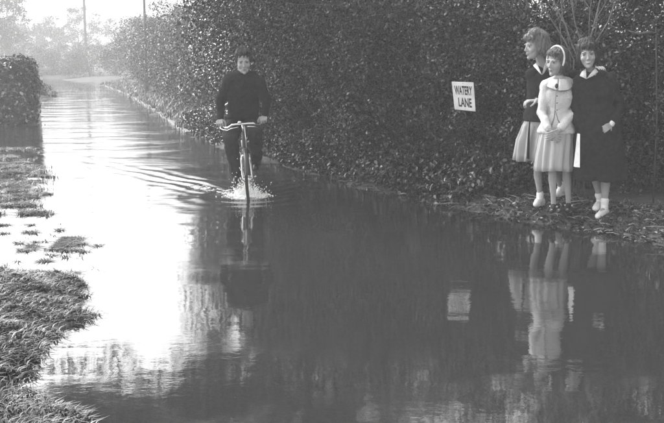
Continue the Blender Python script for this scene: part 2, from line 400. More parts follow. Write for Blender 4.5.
for i, (Y, off, s, sz, lab) in enumerate(far):
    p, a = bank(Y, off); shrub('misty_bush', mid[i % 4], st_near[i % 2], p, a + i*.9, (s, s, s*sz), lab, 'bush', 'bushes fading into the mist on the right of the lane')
for i, (x, y_, s, lab) in enumerate([(-20.6, 78, 1.25, 'faint bush in front of the far telegraph pole\'s foot'), (-31, 88, 1.5, 'faint bush right of centre across the far end of the lane'), (-37, 86, 1.3, 'faint bush closing the view at the far end of the lane'), (-25, 84, 1.4, 'faint bush on the outer corner of the far bend'), (-43, 84, 1.3, 'faint bush leftmost across the far end of the lane')]):
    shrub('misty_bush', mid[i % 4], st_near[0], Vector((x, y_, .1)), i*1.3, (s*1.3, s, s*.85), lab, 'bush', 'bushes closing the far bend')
# broad-leaved tree whose limb reaches over the lane (seen in the water)
def big_tree(name, base, lean, hgt, cw, cd, ch, z0, n, size, seed, label, m, trunk_r=.16, ncl=120, cat='tree', group=None, six=False, rad=(.35, .7)):
    o = empty(name, base, label, cat, group)
    cm = crown('crown', seed, cw, cd, ch, 0, ncl, n, size, rad=rad, six=six, boxy=0.0, top_gap=.2)
    c = link('crown', cm, m, o, smooth=False); c.location = (lean[0], lean[1], z0)
    p = Pr(); r = random.Random(seed)
    top = Vector((lean[0]*.7, lean[1]*.7, z0 + ch*.5)); fork = Vector((lean[0]*.15, lean[1]*.15, z0*.72))
    p.tube([(0, 0, -.3), fork*.5 + Vector((.04, 0, 0)), fork, (fork + top)/2, top], [trunk_r*1.25, trunk_r, trunk_r*.8, trunk_r*.5, trunk_r*.2], 10)
    for k in range(9):
        a = 6.28*k/9 + r.uniform(-.3, .3); u = r.uniform(.0, .8); s0 = fork.lerp(top, u)
        e = Vector((lean[0] + math.cos(a)*cw*.38, lean[1] + math.sin(a)*cd*.38, z0 + ch*r.uniform(.3, .8)))
        p.tube([s0, s0.lerp(e, .35) + Vector((0, 0, .15)), s0.lerp(e, .7) + Vector((0, 0, .1)), e], [trunk_r*.42, trunk_r*.3, trunk_r*.18, trunk_r*.06], 6)
    p.mesh('trunk', M['bark'], o)
    return o
pb, _ = bank(15.8, 1.6)
big_tree('overhanging_tree', pb, (-2.6, -1.4), 7, 8.4, 7.0, 3.2, 3.95, 90000, .08, 71, 'broad-leaved tree whose limbs reach across the lane above the picture, seen in the water', M['leaf'], .2)
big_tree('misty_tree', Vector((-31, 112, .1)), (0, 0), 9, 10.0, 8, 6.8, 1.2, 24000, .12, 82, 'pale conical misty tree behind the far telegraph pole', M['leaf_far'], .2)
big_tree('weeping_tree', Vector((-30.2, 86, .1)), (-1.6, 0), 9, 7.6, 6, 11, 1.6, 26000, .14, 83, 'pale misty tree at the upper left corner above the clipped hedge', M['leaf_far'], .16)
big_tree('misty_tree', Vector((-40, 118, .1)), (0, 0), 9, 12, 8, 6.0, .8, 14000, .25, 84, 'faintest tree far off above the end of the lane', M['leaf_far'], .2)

# clipped hedge on the left
def clipped(name, pts, wd, h, n, size, label, seed):
    r = np.random.default_rng(seed); pts = [np.array(p, float) for p in pts]
    L = [np.linalg.norm(pts[i+1] - pts[i]) for i in range(len(pts)-1)]; T = sum(L)
    o = empty(name, (pts[0][0], pts[0][1], 0), label, 'hedge'); u = r.random(n)**1.6*T
    cs = np.zeros((n, 3)); ns = np.zeros((n, 3))
    acc = np.cumsum([0] + L); seg = np.clip(np.searchsorted(acc, u) - 1, 0, len(L)-1)
    # perimeter: side(z), top, end cap
    a = r.uniform(0, math.pi, n)     # 0 = right foot, pi = left foot (superellipse section)
    e = .40
    sx = np.sign(np.cos(a))*np.abs(np.cos(a))**e; sz = np.abs(np.sin(a))**e
    sx2 = sx; dep = 1 - np.abs(r.normal(0, .05, n))
    endc = r.random(n) < .10
    for i in range(n):
        s = seg[i]; d = (pts[s+1] - pts[s])/L[s]; nr = np.array([d[1], -d[0]])
        uu = u[i] - acc[s]; k = dep[i]
        if endc[i]:
            xx = r.uniform(-1, 1); zz = r.uniform(.03, 1); rl = abs(xx)**3*.45 + zz**5*.45
            p2 = pts[0] + nr*xx*wd/2*.97 + d*(rl + r.uniform(0, .06)); cs[i] = (p2[0], p2[1], zz*h*.98); ns[i] = (-d[0], -d[1], .3)
        else:
            rn = min(1.0, .86 + uu*.9) if s == 0 else 1.0
            p2 = pts[s] + d*uu + nr*sx[i]*wd/2*k*rn; cs[i] = (p2[0], p2[1], (sz[i]*.97 + .03)*h*k*min(1, .9 + .3*uu if s == 0 else 1)); ns[i] = (nr[0]*sx[i], nr[1]*sx[i], sz[i])
    b_ = .05*np.sin(cs[:, 0]*5 + cs[:, 2]*4)*np.sin(cs[:, 1]*3 + cs[:, 2]*7) + .09*fbm(cs[:, 0] + cs[:, 2]*1.3, cs[:, 1] - cs[:, 2], 3.1, 6) + np.abs(r.normal(0, .035, n))*(r.random(n) < .3)
    cs += ns*b_[:, None]; cs[:, :2] -= pts[0]
    ns = ns/np.linalg.norm(ns, axis=1, keepdims=True) + r.normal(size=(n, 3))*.55
    me = leaf_mesh('leaves', cs, ns, size, seed, six=False)
    link('foliage', me, M['hedge_leaf'], o, smooth=False)
    # woody core that carries the leaves
    p = Pr()
    for s in range(len(L)):
        d = (pts[s+1] - pts[s])/L[s]
        k = max(2, int(L[s]/1.0))
        for j in range(k):
            q = pts[s] + d*(j + .5)*L[s]/k - pts[0]
            for m_ in range(4):
                p.tube([(q[0], q[1], -.2), (q[0] + r.uniform(-.2, .2), q[1] + r.uniform(-.2, .2), h*.4), (q[0] + r.uniform(-.4, .4), q[1] + r.uniform(-.4, .4), h*.85)], [.03, .02, .008], 5)
    p.mesh('stem', M['bark'], o)
    return o
hp = [(-7.80, 21.6), (XL(30) - .95, 30), (XL(40) - 1.1, 40), (XL(52) - .8, 52), (XL(62) - .9, 62)]
clipped('clipped_hedge', hp, 1.5, 1.60, 60000, .075, 'square clipped hedge with rounded end on the left of the flooded lane', 5)
sm = crown('leaves', 555, .8, .6, .5, 0, 14, 1500, .06, rad=(.1, .2), six=False)
sm.materials.append(M['leaf_far'])
cb = empty('low_bush', (XL(40) + .12, 40, -.1), 'small low bush poking from the water beyond the clipped hedge end', 'bush'); link('foliage', sm, None, cb, smooth=False); cb.scale = (1, 1, 1)

# ------------------------------------------------------------------ grass
def blades(name, pts, h, seed, lean=.6, wdt=.006, comb=None, tone=None):
    r = np.random.default_rng(seed); N = len(pts); a = r.uniform(0, 2*math.pi, N)
    d = np.stack([np.cos(a), np.sin(a), np.zeros(N)], 1)
    if comb is not None: d = d*.55 + np.array(comb); d /= np.linalg.norm(d, axis=1, keepdims=True)
    s = np.stack([-d[:, 1], d[:, 0], np.zeros(N)], 1)*(wdt*r.uniform(.6, 1.5, N))[:, None]
    hh = (h*r.uniform(.45, 1.25, N))[:, None]; l = hh*lean*r.uniform(.4, 1.6, N)[:, None]; up = np.array([[0, 0, 1.]])
    p0 = pts; p1 = pts + up*hh*.6 + d*l*.35; p2 = pts + up*hh*(1 - .25*lean) + d*l
    V = np.stack([p0 - s, p0 + s, p1 + s*.8, p1 - s*.8, p2 + s*.15, p2 - s*.15], 1).reshape(-1, 3)
    i = np.arange(N)[:, None]*6; Fc = np.concatenate([i + np.array([0, 1, 2, 3]), i + np.array([3, 2, 4, 5])], 1).reshape(-1, 4)
    me = npmesh(name, V, Fc)
    tn = r.choice([.5, .9, 1.3, 2.6], N, p=[.3, .3, .25, .15]) if tone is None else tone
    at = me.attributes.new('tone', 'FLOAT', 'FACE'); at.data.foreach_set('value', np.repeat(tn, 2).astype(np.float32)[:len(me.polygons)])
    return me
def scatter(n, x0, x1, y0, y1, test, seed):
    r = np.random.default_rng(seed); x = r.uniform(x0, x1, n); y = r.uniform(y0, y1, n); z = hground(x, y)
    k = test(x, y, z, r); return np.stack([x[k], y[k], z[k] - .01], 1)
# near left mound
pts = scatter(230000, -5.2, -.7, 2.6, 8.2, lambda x, y, z, r: (z > -.03) & (x < XL(y) + .25) & (r.random(len(x)) < .35 + .65*(fbm(x, y, 5, 3) > -.15)), 21)
pts[:, 2] += .06*np.clip(vnoise(pts[:, 0], pts[:, 1], 4, 9), 0, 1)
verge_tone = np.clip(1.0 + 1.5*fbm(pts[:, 0], pts[:, 1], 4.5, 8), .25, 2.2)*np.random.default_rng(77).choice([.5, 1, 1.7], len(pts), p=[.45, .4, .15])
tag(link('verge_grass', blades('verge_grass', pts, .05, 22, 1.2, .0035, (.22, -.22, 0), tone=verge_tone), M['grass'], smooth=False), 'wet flattened grass on the near left verge', 'grass', kind='stuff')
# sparse tufts standing out of the water further up the left side
cl = [(G(*q), rr) for q, rr in (((12, 172), .45), ((24, 168), .35), ((3, 200), .4), ((14, 185), .4), ((28, 188), .18), ((18, 207), .25), ((30, 178), .28), ((8, 190), .4), ((22, 197), .2), ((6, 212), .3), ((66, 238), .05), ((14, 160), .3), ((4, 150), .5))]
rq = random.Random(9); cl += [(G(min(98, rq.gauss(68, 15)), rq.gauss(247, 10)), rq.uniform(.015, .06)*(1 + (_ % 7 == 0))) for _ in range(60)] + [(G(rq.uniform(0, 40), rq.uniform(215, 268)), rq.uniform(.02, .07)) for _ in range(14)] + [(G(rq.uniform(0, 42), rq.uniform(150, 218)), rq.uniform(.05, .16)) for _ in range(30)]
r = np.random.default_rng(31); L_ = []; hts = []
for c, rr in cl:
    n = int(5500*rr); a = r.uniform(0, 6.28, n); q = rr*np.sqrt(r.random(n))*r.uniform(.5, 1, n)
    k0 = sum(map(len, L_)); L_.append(np.stack([c.x + q*np.cos(a)*1.4, c.y + q*np.sin(a), np.full(n, -.03)], 1)[fbm(c.x + q*np.cos(a)*1.4, c.y + q*np.sin(a), 7, 5) > .0]); hts += [.048 + .035*min(1, rr/.2)]*(sum(map(len, L_)) - k0)
PL_ = np.concatenate(L_); drowned_tone = np.random.default_rng(78).choice([.25, .5, .9, 1.8], len(PL_), p=[.4, .3, .22, .08])
tag(link('drowned_grass', blades('drowned_grass', np.concatenate(L_), np.array(hts), 33, 1.3, .004, tone=drowned_tone), M['grass'], smooth=False), 'scattered tufts of drowned grass in the bright shallow water at left', 'grass', kind='stuff')
pts = scatter(60000, -11, -3.5, 8.0, 24, lambda x, y, z, r: (z > -.06) & (x < XL(y) + .35) & (fbm(x, y, 2.2, 4) + .5*fbm(x, y*.6, 9, 2) > .12) & (r.random(len(x)) < .75), 25)
tag(link('far_verge_grass', blades('far_verge_grass', pts, .07, 26, 1.5, .005), M['grass'], smooth=False), 'rough grass on the left verge below the clipped hedge', 'grass', kind='stuff')
# right bank
pts = scatter(130000, -3.5, 6.5, 6.0, 16, lambda x, y, z, r: (z > -.02) & (x > XR(y) - .12) & (x < XR(y) + 1.4) & (r.random(len(x)) < (.15 + .6*(fbm(x, y, 5, 1) > 0))*np.clip((11.5 - y)/2, .12, 1)), 27)
tag(link('bank_grass', blades('bank_grass', pts, .075, 28, 1.7, .0035), M['grass'], smooth=False), 'trampled grass on the bank under the three onlookers', 'grass', kind='stuff')
pts = scatter(60000, -20, -2, 16, 60, lambda x, y, z, r: (z > -.02) & (x > XR(y) - .1) & (x < XR(y) + 1.6), 29)
tag(link('roadside_grass', blades('roadside_grass', pts, .2, 30, .9, .010), M['grass'], smooth=False), 'grass along the foot of the misty bushes', 'grass', kind='stuff')
# fallen leaves and bits on the right bank
pts = scatter(40000, .2, 6, 6.0, 11.5, lambda x, y, z, r: (z > -.02) & (x < XR(y) + 1.3) & (r.random(len(x)) < .9), 35)
nn = np.zeros((len(pts), 3)); nn[:, 2] = 1; nn += np.random.default_rng(4).normal(size=nn.shape)*.3; pts[:, 2] += .02
tag(link('fallen_leaves', leaf_mesh('fallen_leaves', pts, nn, .036, 36, tone=np.random.default_rng(5).choice([.4, .8, 1.6, 4.5], len(pts), p=[.38, .32, .20, .10]), droop=0), M['grass'], smooth=False), 'fallen leaves strewn on the bank around the onlookers\' feet', 'leaves', kind='stuff')
r = np.random.default_rng(61); n = 60000; y = r.uniform(9.6, 22, n); u = r.random(n)
x = XR(y) + (.08 + .75*u)/.9 + .10*vnoise(y, y*0, 3.1, 2); z = np.abs(r.normal(0, 1, n))*(.06 + .22*u)*(.7 + .5*vnoise(x, y, 3, 7))
pts = np.stack([x, y, np.maximum(hground(x, y), 0) + z], 1); nn = r.normal(size=pts.shape)*.6; nn[:, 2] += .7; nn[:, 0] -= .5
tag(link('ivy_undergrowth', leaf_mesh('ivy_undergrowth', pts, nn, .045, 62), M['leaf'], smooth=False), 'low ivy and undergrowth along the foot of the hedge down to the water', 'ivy', kind='stuff')
r = random.Random(44); p = Pr()
for k in range(230):
    y = r.uniform(6.6, 11.2); x = float(XR(y)) + r.uniform(-.02, 1.0); z = max(gz(x, y), 0) + r.uniform(.015, .04); a = r.uniform(0, 6.28); l = r.uniform(.04, .22); d = Vector((math.cos(a), math.sin(a), r.uniform(-.12, .2)))*l
    c = Vector((x, y, z)); p.tube([c, c + d*.5 + Vector((r.uniform(-.02, .02), 0, .008)), c + d], [.004, .003, .0015], 4)
tag(p.mesh('fallen_twigs', M['white_twig'], None), 'pale broken twigs and stalks littering the bank by the onlookers', 'twigs', kind='stuff')
# kerb seen where the lane runs away
kp = [(float(XR(y)) - .05, y) for y in np.arange(19.5, 58, .5)]
p = Pr(); rs = []
for i, (x, y) in enumerate(kp):
    nz_ = mnoise.noise(Vector((y*1.3, 3, 0))); x += .10*nz_ + .03*mnoise.noise(Vector((y*4, 9, 0))); z = .045 + .05*mnoise.noise(Vector((y*.9, 7, 1)))
    rs.append([(x, y, -.2), (x + .02, y, z - .02), (x + .04, y, z), (x + .12, y, z + .005), (x + .15, y, z - .01), (x + .16, y, -.2)])
p.rings(rs); tag(p.mesh('kerb', M['kerb'], smooth=False), kind='structure')

# ------------------------------------------------------------------ telegraph poles
def pole(x, y, hgt, label, r0, arms=True):
    o = empty('telegraph_pole', (x, y, 0), label, 'pole', 'telegraph poles along the lane')
    Pr().tube([(0, 0, -.5), (0, 0, hgt*.5), (0, 0, hgt)], [r0, r0*.85, r0*.7], 12).mesh('post', M['wood'], o)
    for z in (hgt - .35, hgt - .75) if arms else ():
        Pr().box((0, -.1, z), (.75, .045, .05)).mesh('crossarm', M['wood'], o, False)
        for q in (-.62, -.3, .3, .62): Pr().tube([(q, -.1, z + .05), (q, -.1, z + .1), (q, -.1, z + .13), (q, -.1, z + .2)], [.015, .035, .045, .02], 8).mesh('insulator', M['sign'], o)
q = P(86.5, 60, 92); pole(q.x, 92, 12, 'faint telegraph pole far up the lane, left of the two', .15)
q = P(146, 60, 40); pole(q.x, 40, 4.5, 'plain telegraph pole rising from the misty bushes, right of the two', .075, False)

# ------------------------------------------------------------------ bare pale stems top right, stake
p = Pr(); rr = random.Random(3)
o = empty('bare_stemmed_shrub', P(578, 190, 9.35), 'shrub of bare pale forking stems above the onlookers\' heads', 'shrub'); o.location.z = .1
O = Vector(o.location)
for (x0, y0, x1, y1, wd) in ((586, 60, 604, -20, .016), (584, 62, 566, -15, .013), (580, 62, 548, -12, .014), (588, 55, 590, -20, .009), (574, 60, 532, -14, .012), (590, 60, 625, -18, .012), (596, 30, 612, -25, .008), (560, 25, 566, -20, .007), (570, 50, 556, -20, .008)):
    a = P(x0, y0, 9.2) - O; b2 = P(x1, y1, 9.1 + rr.uniform(-.1, .1)) - O; base = Vector((rr.uniform(-.1, .15), .2, -.1))
    pts = [base, base.lerp(a, .5) + Vector((.02, .05, 0)), a] + [a.lerp(b2, k/4) + Vector((rr.uniform(-.025, .025), 0, 0)) for k in (1, 2, 3, 4)] + [b2 + (b2 - a)*.5]
    wd *= .55; s = Pr().tube(pts, [wd*1.4, wd*1.3, wd*1.2, wd*1.1, wd, wd*.85, wd*.7, wd*.3], 7)
    for k in (1, 2, 3):
        c0 = a.lerp(b2, k/4); e = c0 + Vector((rr.uniform(-.2, .2), rr.uniform(-.1, .05), rr.uniform(.12, .3))); s.tube([c0, c0.lerp(e, .5) + Vector((.01, 0, .01)), e], [wd*.5, wd*.35, wd*.12], 5)
    s.mesh('stem', M['pale_bark'], o)
st = empty('stake_fence', P(657, 150, 8.9), 'thin wooden stake with a short broken rail at the right edge', 'fence'); st.location.z = .05
O = Vector(st.location)
Pr().tube([Vector((0, 0, -.2)), P(657, 120, 8.9) - O, P(656.5, 60, 8.9) - O, P(656, 27, 8.9) - O], [.009, .009, .008, .006], 6).mesh('post', M['darkwood'], st)
Pr().tube([P(657, 33, 8.9) - O, P(648, 32, 8.88) - O, P(640, 34, 8.86) - O, P(629, 31, 8.85) - O], [.008, .013, .011, .006], 7).mesh('rail', M['wood'], st)

# ------------------------------------------------------------------ sign
Ys = 9.98
so = empty('name_board', P(464, 190, Ys), 'tilted white street name board reading WATERY LANE on its post', 'sign'); so.location.z = .1
O = Vector(so.location)
cn = [P(451.7, 81.6, Ys+.03) - O, P(473.6, 82.4, Ys - .02) - O, P(475.7, 111.6, Ys - .06) - O, P(454.6, 109.4, Ys) - O]
nrm = (cn[1] - cn[0]).cross(cn[3] - cn[0]).normalized()
if nrm.y > 0: nrm = -nrm
p = Pr(); p.add([c for c in cn] + [c - nrm*.012 for c in cn], [(0, 1, 2, 3), (7, 6, 5, 4), (0, 4, 5, 1), (1, 5, 6, 2), (2, 6, 7, 3), (3, 7, 4, 0)])
bo = p.mesh('board', M['sign'], so, False)
bv = bo.modifiers.new('b', 'BEVEL'); bv.width = .003
def bil(u, v): return (cn[0]*(1-u) + cn[1]*u)*(1-v) + (cn[3]*(1-u) + cn[2]*u)*v
def word(txt, u0, u1, v0, v1):
    cu = bpy.data.curves.new('t', 'FONT'); cu.body = txt; cu.size = 1; cu.extrude = 0; cu.offset = .03; cu.resolution_u = 4
    to = bpy.data.objects.new('t', cu); C.objects.link(to); dg = bpy.context.evaluated_depsgraph_get(); dg.update()
    me = bpy.data.meshes.new_from_object(to.evaluated_get(dg)); bpy.data.objects.remove(to)
    xs = [v.co.x for v in me.vertices]; ys = [v.co.y for v in me.vertices]; a, b2, c, d = min(xs), max(xs), min(ys), max(ys)
    for v in me.vertices:
        u = u0 + (v.co.x - a)/(b2 - a)*(u1 - u0); w_ = v1 - (v.co.y - c)/(d - c)*(v1 - v0)
        v.co = bil(u, w_) + nrm*.003
    me.name = 'lettering'; me.materials.clear(); link('lettering', me, M['letter'], bo, False)
word('WATERY', .09, .90, .14, .46); word('LANE', .22, .84, .56, .88)
Pr().tube([Vector((.14, .66, -.3)), Vector((.12, .62, .6)), P(464, 93, Ys+.50) - O], [.016, .016, .014], 8).mesh('post', M['enamel'], so)
Pr().tube([P(464, 93, Ys+.51) - O, P(464, 93, Ys) - O], .012, 6).mesh('bracket', M['enamel'], so)
for v_ in (.05, .95): Pr().ell(bil(.5, v_) + nrm*.002, (.005, .003, .005), seg=8).mesh('screw', M['steel'], bo)

# ================================================================== people
def hand(p, wrist, d, n, side, curl=.5, s=1.0, spread=.12, thumb=.6):
    """d: direction of the fingers, n: direction the palm faces, side: +1/-1 gives the thumb's side"""
    d = Vector(d).normalized(); n = (Vector(n) - d*Vector(n).dot(d)).normalized(); x = d.cross(n)*side; w0 = Vector(wrist)
    for k in range(4):
        off = (1.5 - k)*.019*s
        kn = w0 + d*.085*s + x*off
        p.cap(w0 + x*off*.55 + d*.012*s, kn, .0125*s, .0105*s, 8)
        q = kn; a = curl*.5 + .05*k; L = (.040, .045, .041, .032)[k]*s
        for j, (l, rr) in enumerate(((1, .0092), (.65, .0084), (.5, .0074))):
            dr = (d*math.cos(a) + n*math.sin(a) + x*(1.5 - k)*spread*.5*math.cos(a)).normalized(); e = q + dr*L*l
            p.cap(q, e, rr*s, rr*.93*s, 8); q = e; a += curl*1.0
    b0 = w0 + d*.025*s + x*.022*s; b1 = b0 + (d*.55 + x*.75 + n*thumb*.5).normalized()*.04*s; b2 = b1 + (d*.8 + x*.25 + n*thumb).normalized()*.032*s; b3 = b2 + (d*.8 - x*.1 + n*thumb).normalized()*.024*s
    p.chain([b0, b1, b2, b3], [.014*s, .0115*s, .010*s, .0085*s], 8)
def head_matrix(c, yaw, pitch=0, roll=0, s=1.0):
    """yaw>0 turns the face to the picture's left"""
    return Matrix.Translation(c) @ Euler((pitch, roll, -yaw), 'XYZ').to_matrix().to_4x4() @ Matrix.Scale(s, 4)
def head_prims(p, M_, male=False):
    old = p.M.copy(); p.M = M_
    p.ell((0, .018, .035), (.073, .092, .083)); p.ell((0, -.022, -.018), (.062, .066, .088)); p.ell((0, -.034, -.078), (.046 if male else .040, .046, .036))
    p.ell((0, -.070, -.098), (.020, .017, .017), seg=10)
    for s in (-1, 1):
        p.ell((s*.033, -.052, -.030), (.028, .028, .026), seg=12); p.ell((s*.028, -.075, .020), (.026, .012, .009), seg=10)
        p.ell((s*.073, .006, -.012), (.008, .018, .031), seg=10); p.cap((s*.009, -.094, -.036), (s*.008, -.090, -.038), .007, .007, 8)
        p.ell((s*.029, -.072, .002), (.015, .012, .010), seg=10)
    p.cap((0, -.080, .012), (0, -.100, -.030), .007, .0115, 8)
    p.ell((0, -.082, -.058), (.021, .013, .006), seg=10); p.ell((0, -.081, -.068), (.018, .012, .006), seg=10)
    p.M = old
def sockets(hm, smile=False, crease=1.0):
    inv = hm.inverted(); A = np.array(inv); B = np.array(hm.to_3x3())
    def fn(co, no):
        h = co @ A[:3, :3].T + A[:3, 3]; d = np.zeros(len(co)); front = h[:, 1] < -.03
        for s in (-1, 1):
            d += .0085*np.exp(-(((h[:, 0] - s*.029)/.0155)**2 + ((h[:, 2] - .004)/.0085)**2))
            d += .0035*crease*np.exp(-(((h[:, 0] - s*(.030 if smile else .027))/.006)**2 + ((h[:, 2] + .055)/.014)**2))
        d += .0045*np.exp(-((h[:, 0]/.022)**2 + ((h[:, 2] + .0625)/.0032)**2)) + .004*np.exp(-((h[:, 0]/.018)**2 + ((h[:, 2] + .083)/.005)**2))
        d *= front*(np.linalg.norm(h, axis=1) < .14)
        return co + (B[:, 1]*1.0)[None, :]*d[:, None]
    return fn
def head_bits(par, M_, smile=False, brow=.0):
    for s in (-1, 1):
        p = Pr(); p.M = M_; p.ell((s*.029, -.0765, .0020), (.0115, .0068, .0052), seg=12); p.mesh('eye', M['eye'], par)
        p = Pr(); p.M = M_; p.tube([(s*.012, -.0845, .0185), (s*.028, -.0835, .0225), (s*.045, -.0715, .017)], [.0022, .0032, .0015], 6); p.mesh('eyebrow', M['brow'], par)
    p = Pr(); p.M = M_
    if smile: p.tube([(-.022, -.081, -.057), (-.011, -.0890, -.0615), (0, -.0915, -.0625), (.011, -.0890, -.0615), (.022, -.081, -.057)], [.001, .003, .0036, .003, .001], 6); p.mesh('mouth', M['teeth'], par)
    else: p.tube([(-.020, -.0835, -.0645), (0, -.0905, -.0615), (.020, -.0835, -.0645)], [.001, .0030, .001], 6); p.mesh('mouth', M['lip'], par)
    p = Pr(); p.M = M_
    p.tube([(-.014, -.0840, -.0705), (0, -.0895, -.0695), (.014, -.0840, -.0705)], [.001, .0036, .001], 6); p.mesh('lower_lip', M['lip'], par)
def hairfn(amp, f):
    def fn(co, no):
        a = np.arctan2(co[:, 0] - co[:, 0].mean(), co[:, 1] - co[:, 1].mean())
        return co + no*(amp*(np.sin(a*f + co[:, 2]*30) + .6*np.sin(a*f*2.3 + 1 + co[:, 2]*17)))[:, None]
    return fn
def strands(hair, par, m, n=1400, L=.055, seed=1, out_=.012):
    r = np.random.default_rng(seed); me = hair.data; N = len(me.vertices); co = np.empty(N*3, np.float32); me.vertices.foreach_get('co', co); co = co.reshape(-1, 3)
    no = np.empty(N*3, np.float32); me.vertices.foreach_get('normal', no); no = no.reshape(-1, 3)
    k = r.choice(N, n); c = co[k]; nn = no[k]; g = np.tile([0, 0, -1.], (n, 1)) + r.normal(0, .35, (n, 3)); g[:, :2] += nn[:, :2]*.3
    g -= nn*np.sum(g*nn, 1, keepdims=True); g /= np.linalg.norm(g, axis=1, keepdims=True) + 1e-6; sd_ = np.cross(g, nn); w_ = (.0016*r.uniform(.5, 1.4, n))[:, None]
    l = (L*r.uniform(.4, 1.2, n))[:, None]; cen = co.mean(0); rad = c - cen; rad /= np.linalg.norm(rad, axis=1, keepdims=True)
    p0 = c - nn*.002; p1 = c + g*l*.5 + nn*.005 + sd_*(r.normal(0, .004, n))[:, None]; p2 = c + g*l*.95 + rad*(r.uniform(-.2, 1, n)*out_)[:, None] - nn*(.002)
    V = np.stack([p0 - sd_*w_, p0 + sd_*w_, p1 + sd_*w_, p1 - sd_*w_, p2 + sd_*w_*.2, p2 - sd_*w_*.2], 1).reshape(-1, 3); i = np.arange(n)[:, None]*6
    link('hair_strands', npmesh('hair_strands', V, np.concatenate([i + np.array([0, 1, 2, 3]), i + np.array([3, 2, 4, 5])], 1).reshape(-1, 4)), m, par, smooth=False)
def legs(p, hip, knee, ankle, toe, k=1.0):
    hip, knee, ankle, toe = map(Vector, (hip, knee, ankle, toe))
    p.chain([hip, hip.lerp(knee, .5), knee], [.085*k, .068*k, .050*k]); c = knee.lerp(ankle, .32) + Vector((0, .012, 0))
    p.chain([knee, c, knee.lerp(ankle, .7), ankle], [.049*k, .054*k, .036*k, .030*k])
    fd = (toe - ankle); fd.z = 0; fd.normalize()
    p.chain([ankle + Vector((0, 0, -.02)) - fd*.03, toe + Vector((0, 0, .0))], [.031*k, .024*k])
def traps(p, n, L, Rr, rn, rs):
    n = Vector(n)
    for S in (L, Rr): p.chain([n, n.lerp(Vector(S), .55) + Vector((0, 0, .004)), S], [rn, (rn + rs)/2, rs])
def shoe(par, ankle, toe, m, s=1.0, heel=0.03, strap=None):
    ankle, toe = Vector(ankle), Vector(toe); fd = toe - ankle; fd.z = 0; fd.normalize(); sd_ = Vector((-fd.y, fd.x, 0)); z0 = min(ankle.z - .075, toe.z - .02)
    p = Pr(); hl = ankle - fd*.035
    p.cap(Vector((hl.x, hl.y, z0 + .045)), Vector((hl.x, hl.y, z0 + .05)) + fd*.05, .033*s, .035*s)
    p.cap(Vector((hl.x, hl.y, z0 + .042)) + fd*.08, Vector((toe.x, toe.y, toe.z + .002)) - fd*.01, .036*s, .030*s)
    p.cap(Vector((toe.x, toe.y, toe.z)) - fd*.03 + sd_*.006, Vector((toe.x, toe.y, toe.z)), .032*s, .024*s)
    p.box(Vector((hl.x, hl.y, z0 + .018)), (.026, .030, .018), Matrix.Rotation(math.atan2(fd.y, fd.x) - math.pi/2, 3, 'Z'))
    return p.blob('shoe', m, par, .005, 2)
def pleated(name, m, par, rings, n=14, amp=.018, seg=168, seed=0, yaw=0):
    """rings: (centre, rx, ry, pleat amount)"""
    V = []; r = random.Random(seed); ph = [r.uniform(-.5, .5) for _ in range(5)]
    K = 3; rr = []
    for i in range(len(rings) - 1):
        for k in range(K):
            u = k/K; a, b2 = rings[i], rings[i+1]; rr.append((Vector(a[0]).lerp(Vector(b2[0]), u), a[1]*(1-u)+b2[1]*u, a[2]*(1-u)+b2[2]*u, a[3]*(1-u)+b2[3]*u))
    rr.append(rings[-1])
    for j_, (c, rx, ry, q) in enumerate(rr):
        for j in range(seg):
            a = 2*math.pi*j/seg; w_ = math.sin(n*a + ph[0] + .7*math.sin(2*a + ph[1]) + .5*math.sin(3*a + ph[2])); w_ = math.copysign(abs(w_)**.7, w_)
            k = 1 + q*amp*w_/max(rx, .05) + q*amp*.4*math.sin(5*a + j_*.35 + ph[3])/max(rx, .05)
            x, y = rx*k*math.cos(a), ry*k*math.sin(a)
            V.append((c[0] + x*math.cos(yaw) - y*math.sin(yaw), c[1] + x*math.sin(yaw) + y*math.cos(yaw), c[2] + q*.006*math.sin(3*a + ph[4])))
    Fc = [(i*seg+j, i*seg+(j+1) % seg, (i+1)*seg+(j+1) % seg, (i+1)*seg+j) for i in range(len(rr)-1) for j in range(seg)]
    me = npmesh(name, V, Fc); o = link(name, me, m, par)
    sl = o.modifiers.new('s', 'SOLIDIFY'); sl.thickness = .003
    return o
def foldfn(amp, fz, fx):
    def fn(co, no):
        a = np.array([mnoise.noise(Vector((p_[0]*9 + p_[2]*5, p_[1]*9, p_[2]*13 - p_[0]*6))) + .5*abs(mnoise.noise(Vector((p_[0]*22 - p_[2]*12, p_[1]*20, p_[2]*20 + p_[0]*10)))) for p_ in co])
        return co + no*(amp*2.2*(a + .30))[:, None]
    return fn
def foldfn_old(amp, fz, fx):
    def fn(co, no): return co + no*(amp*(np.sin(co[:, 2]*fz + np.sin(co[:, 0]*fx)*2) * np.sin(co[:, 0]*fx + co[:, 1]*fx*.7 + 1)))[:, None]
    return fn

# ---------------- girl in the pale jacket (front, centre)
Y0 = 8.6; O = P(559, 211, Y0); g2 = empty('person', O, 'girl in pale tweed jacket and white hair band with her hands clasped in front', 'person')
q = lambda x, y, dy=0: P(x, y, Y0 + dy) - O
hm = head_matrix(q(556.5, 61.5, -.03), R(50), R(9), R(4), 1.09)
p = Pr(); head_prims(p, hm)
p.chain([q(558, 70, .0), q(559, 80, .02)], [.045, .052])
p.loft([(q(559, 84), .06, .05), (q(559, 90), .12, .07), (q(558, 98), .13, .09), (q(557, 112), .115, .09), (q(557, 124), .13, .09), (q(557, 133), .14, .10), (q(557, 142), .12, .09)])
LS, LE, LW = q(546, 85.5, 0), q(541.5, 112, -.02), q(548.5, 130, -.17)
RS, RE, RW = q(571.5, 85, .02), q(575, 110, -.02), q(559, 130.5, -.18)
p.chain([LS, LE, LW], [.048, .036, .024]); p.chain([RS, RE, RW], [.048, .036, .024])
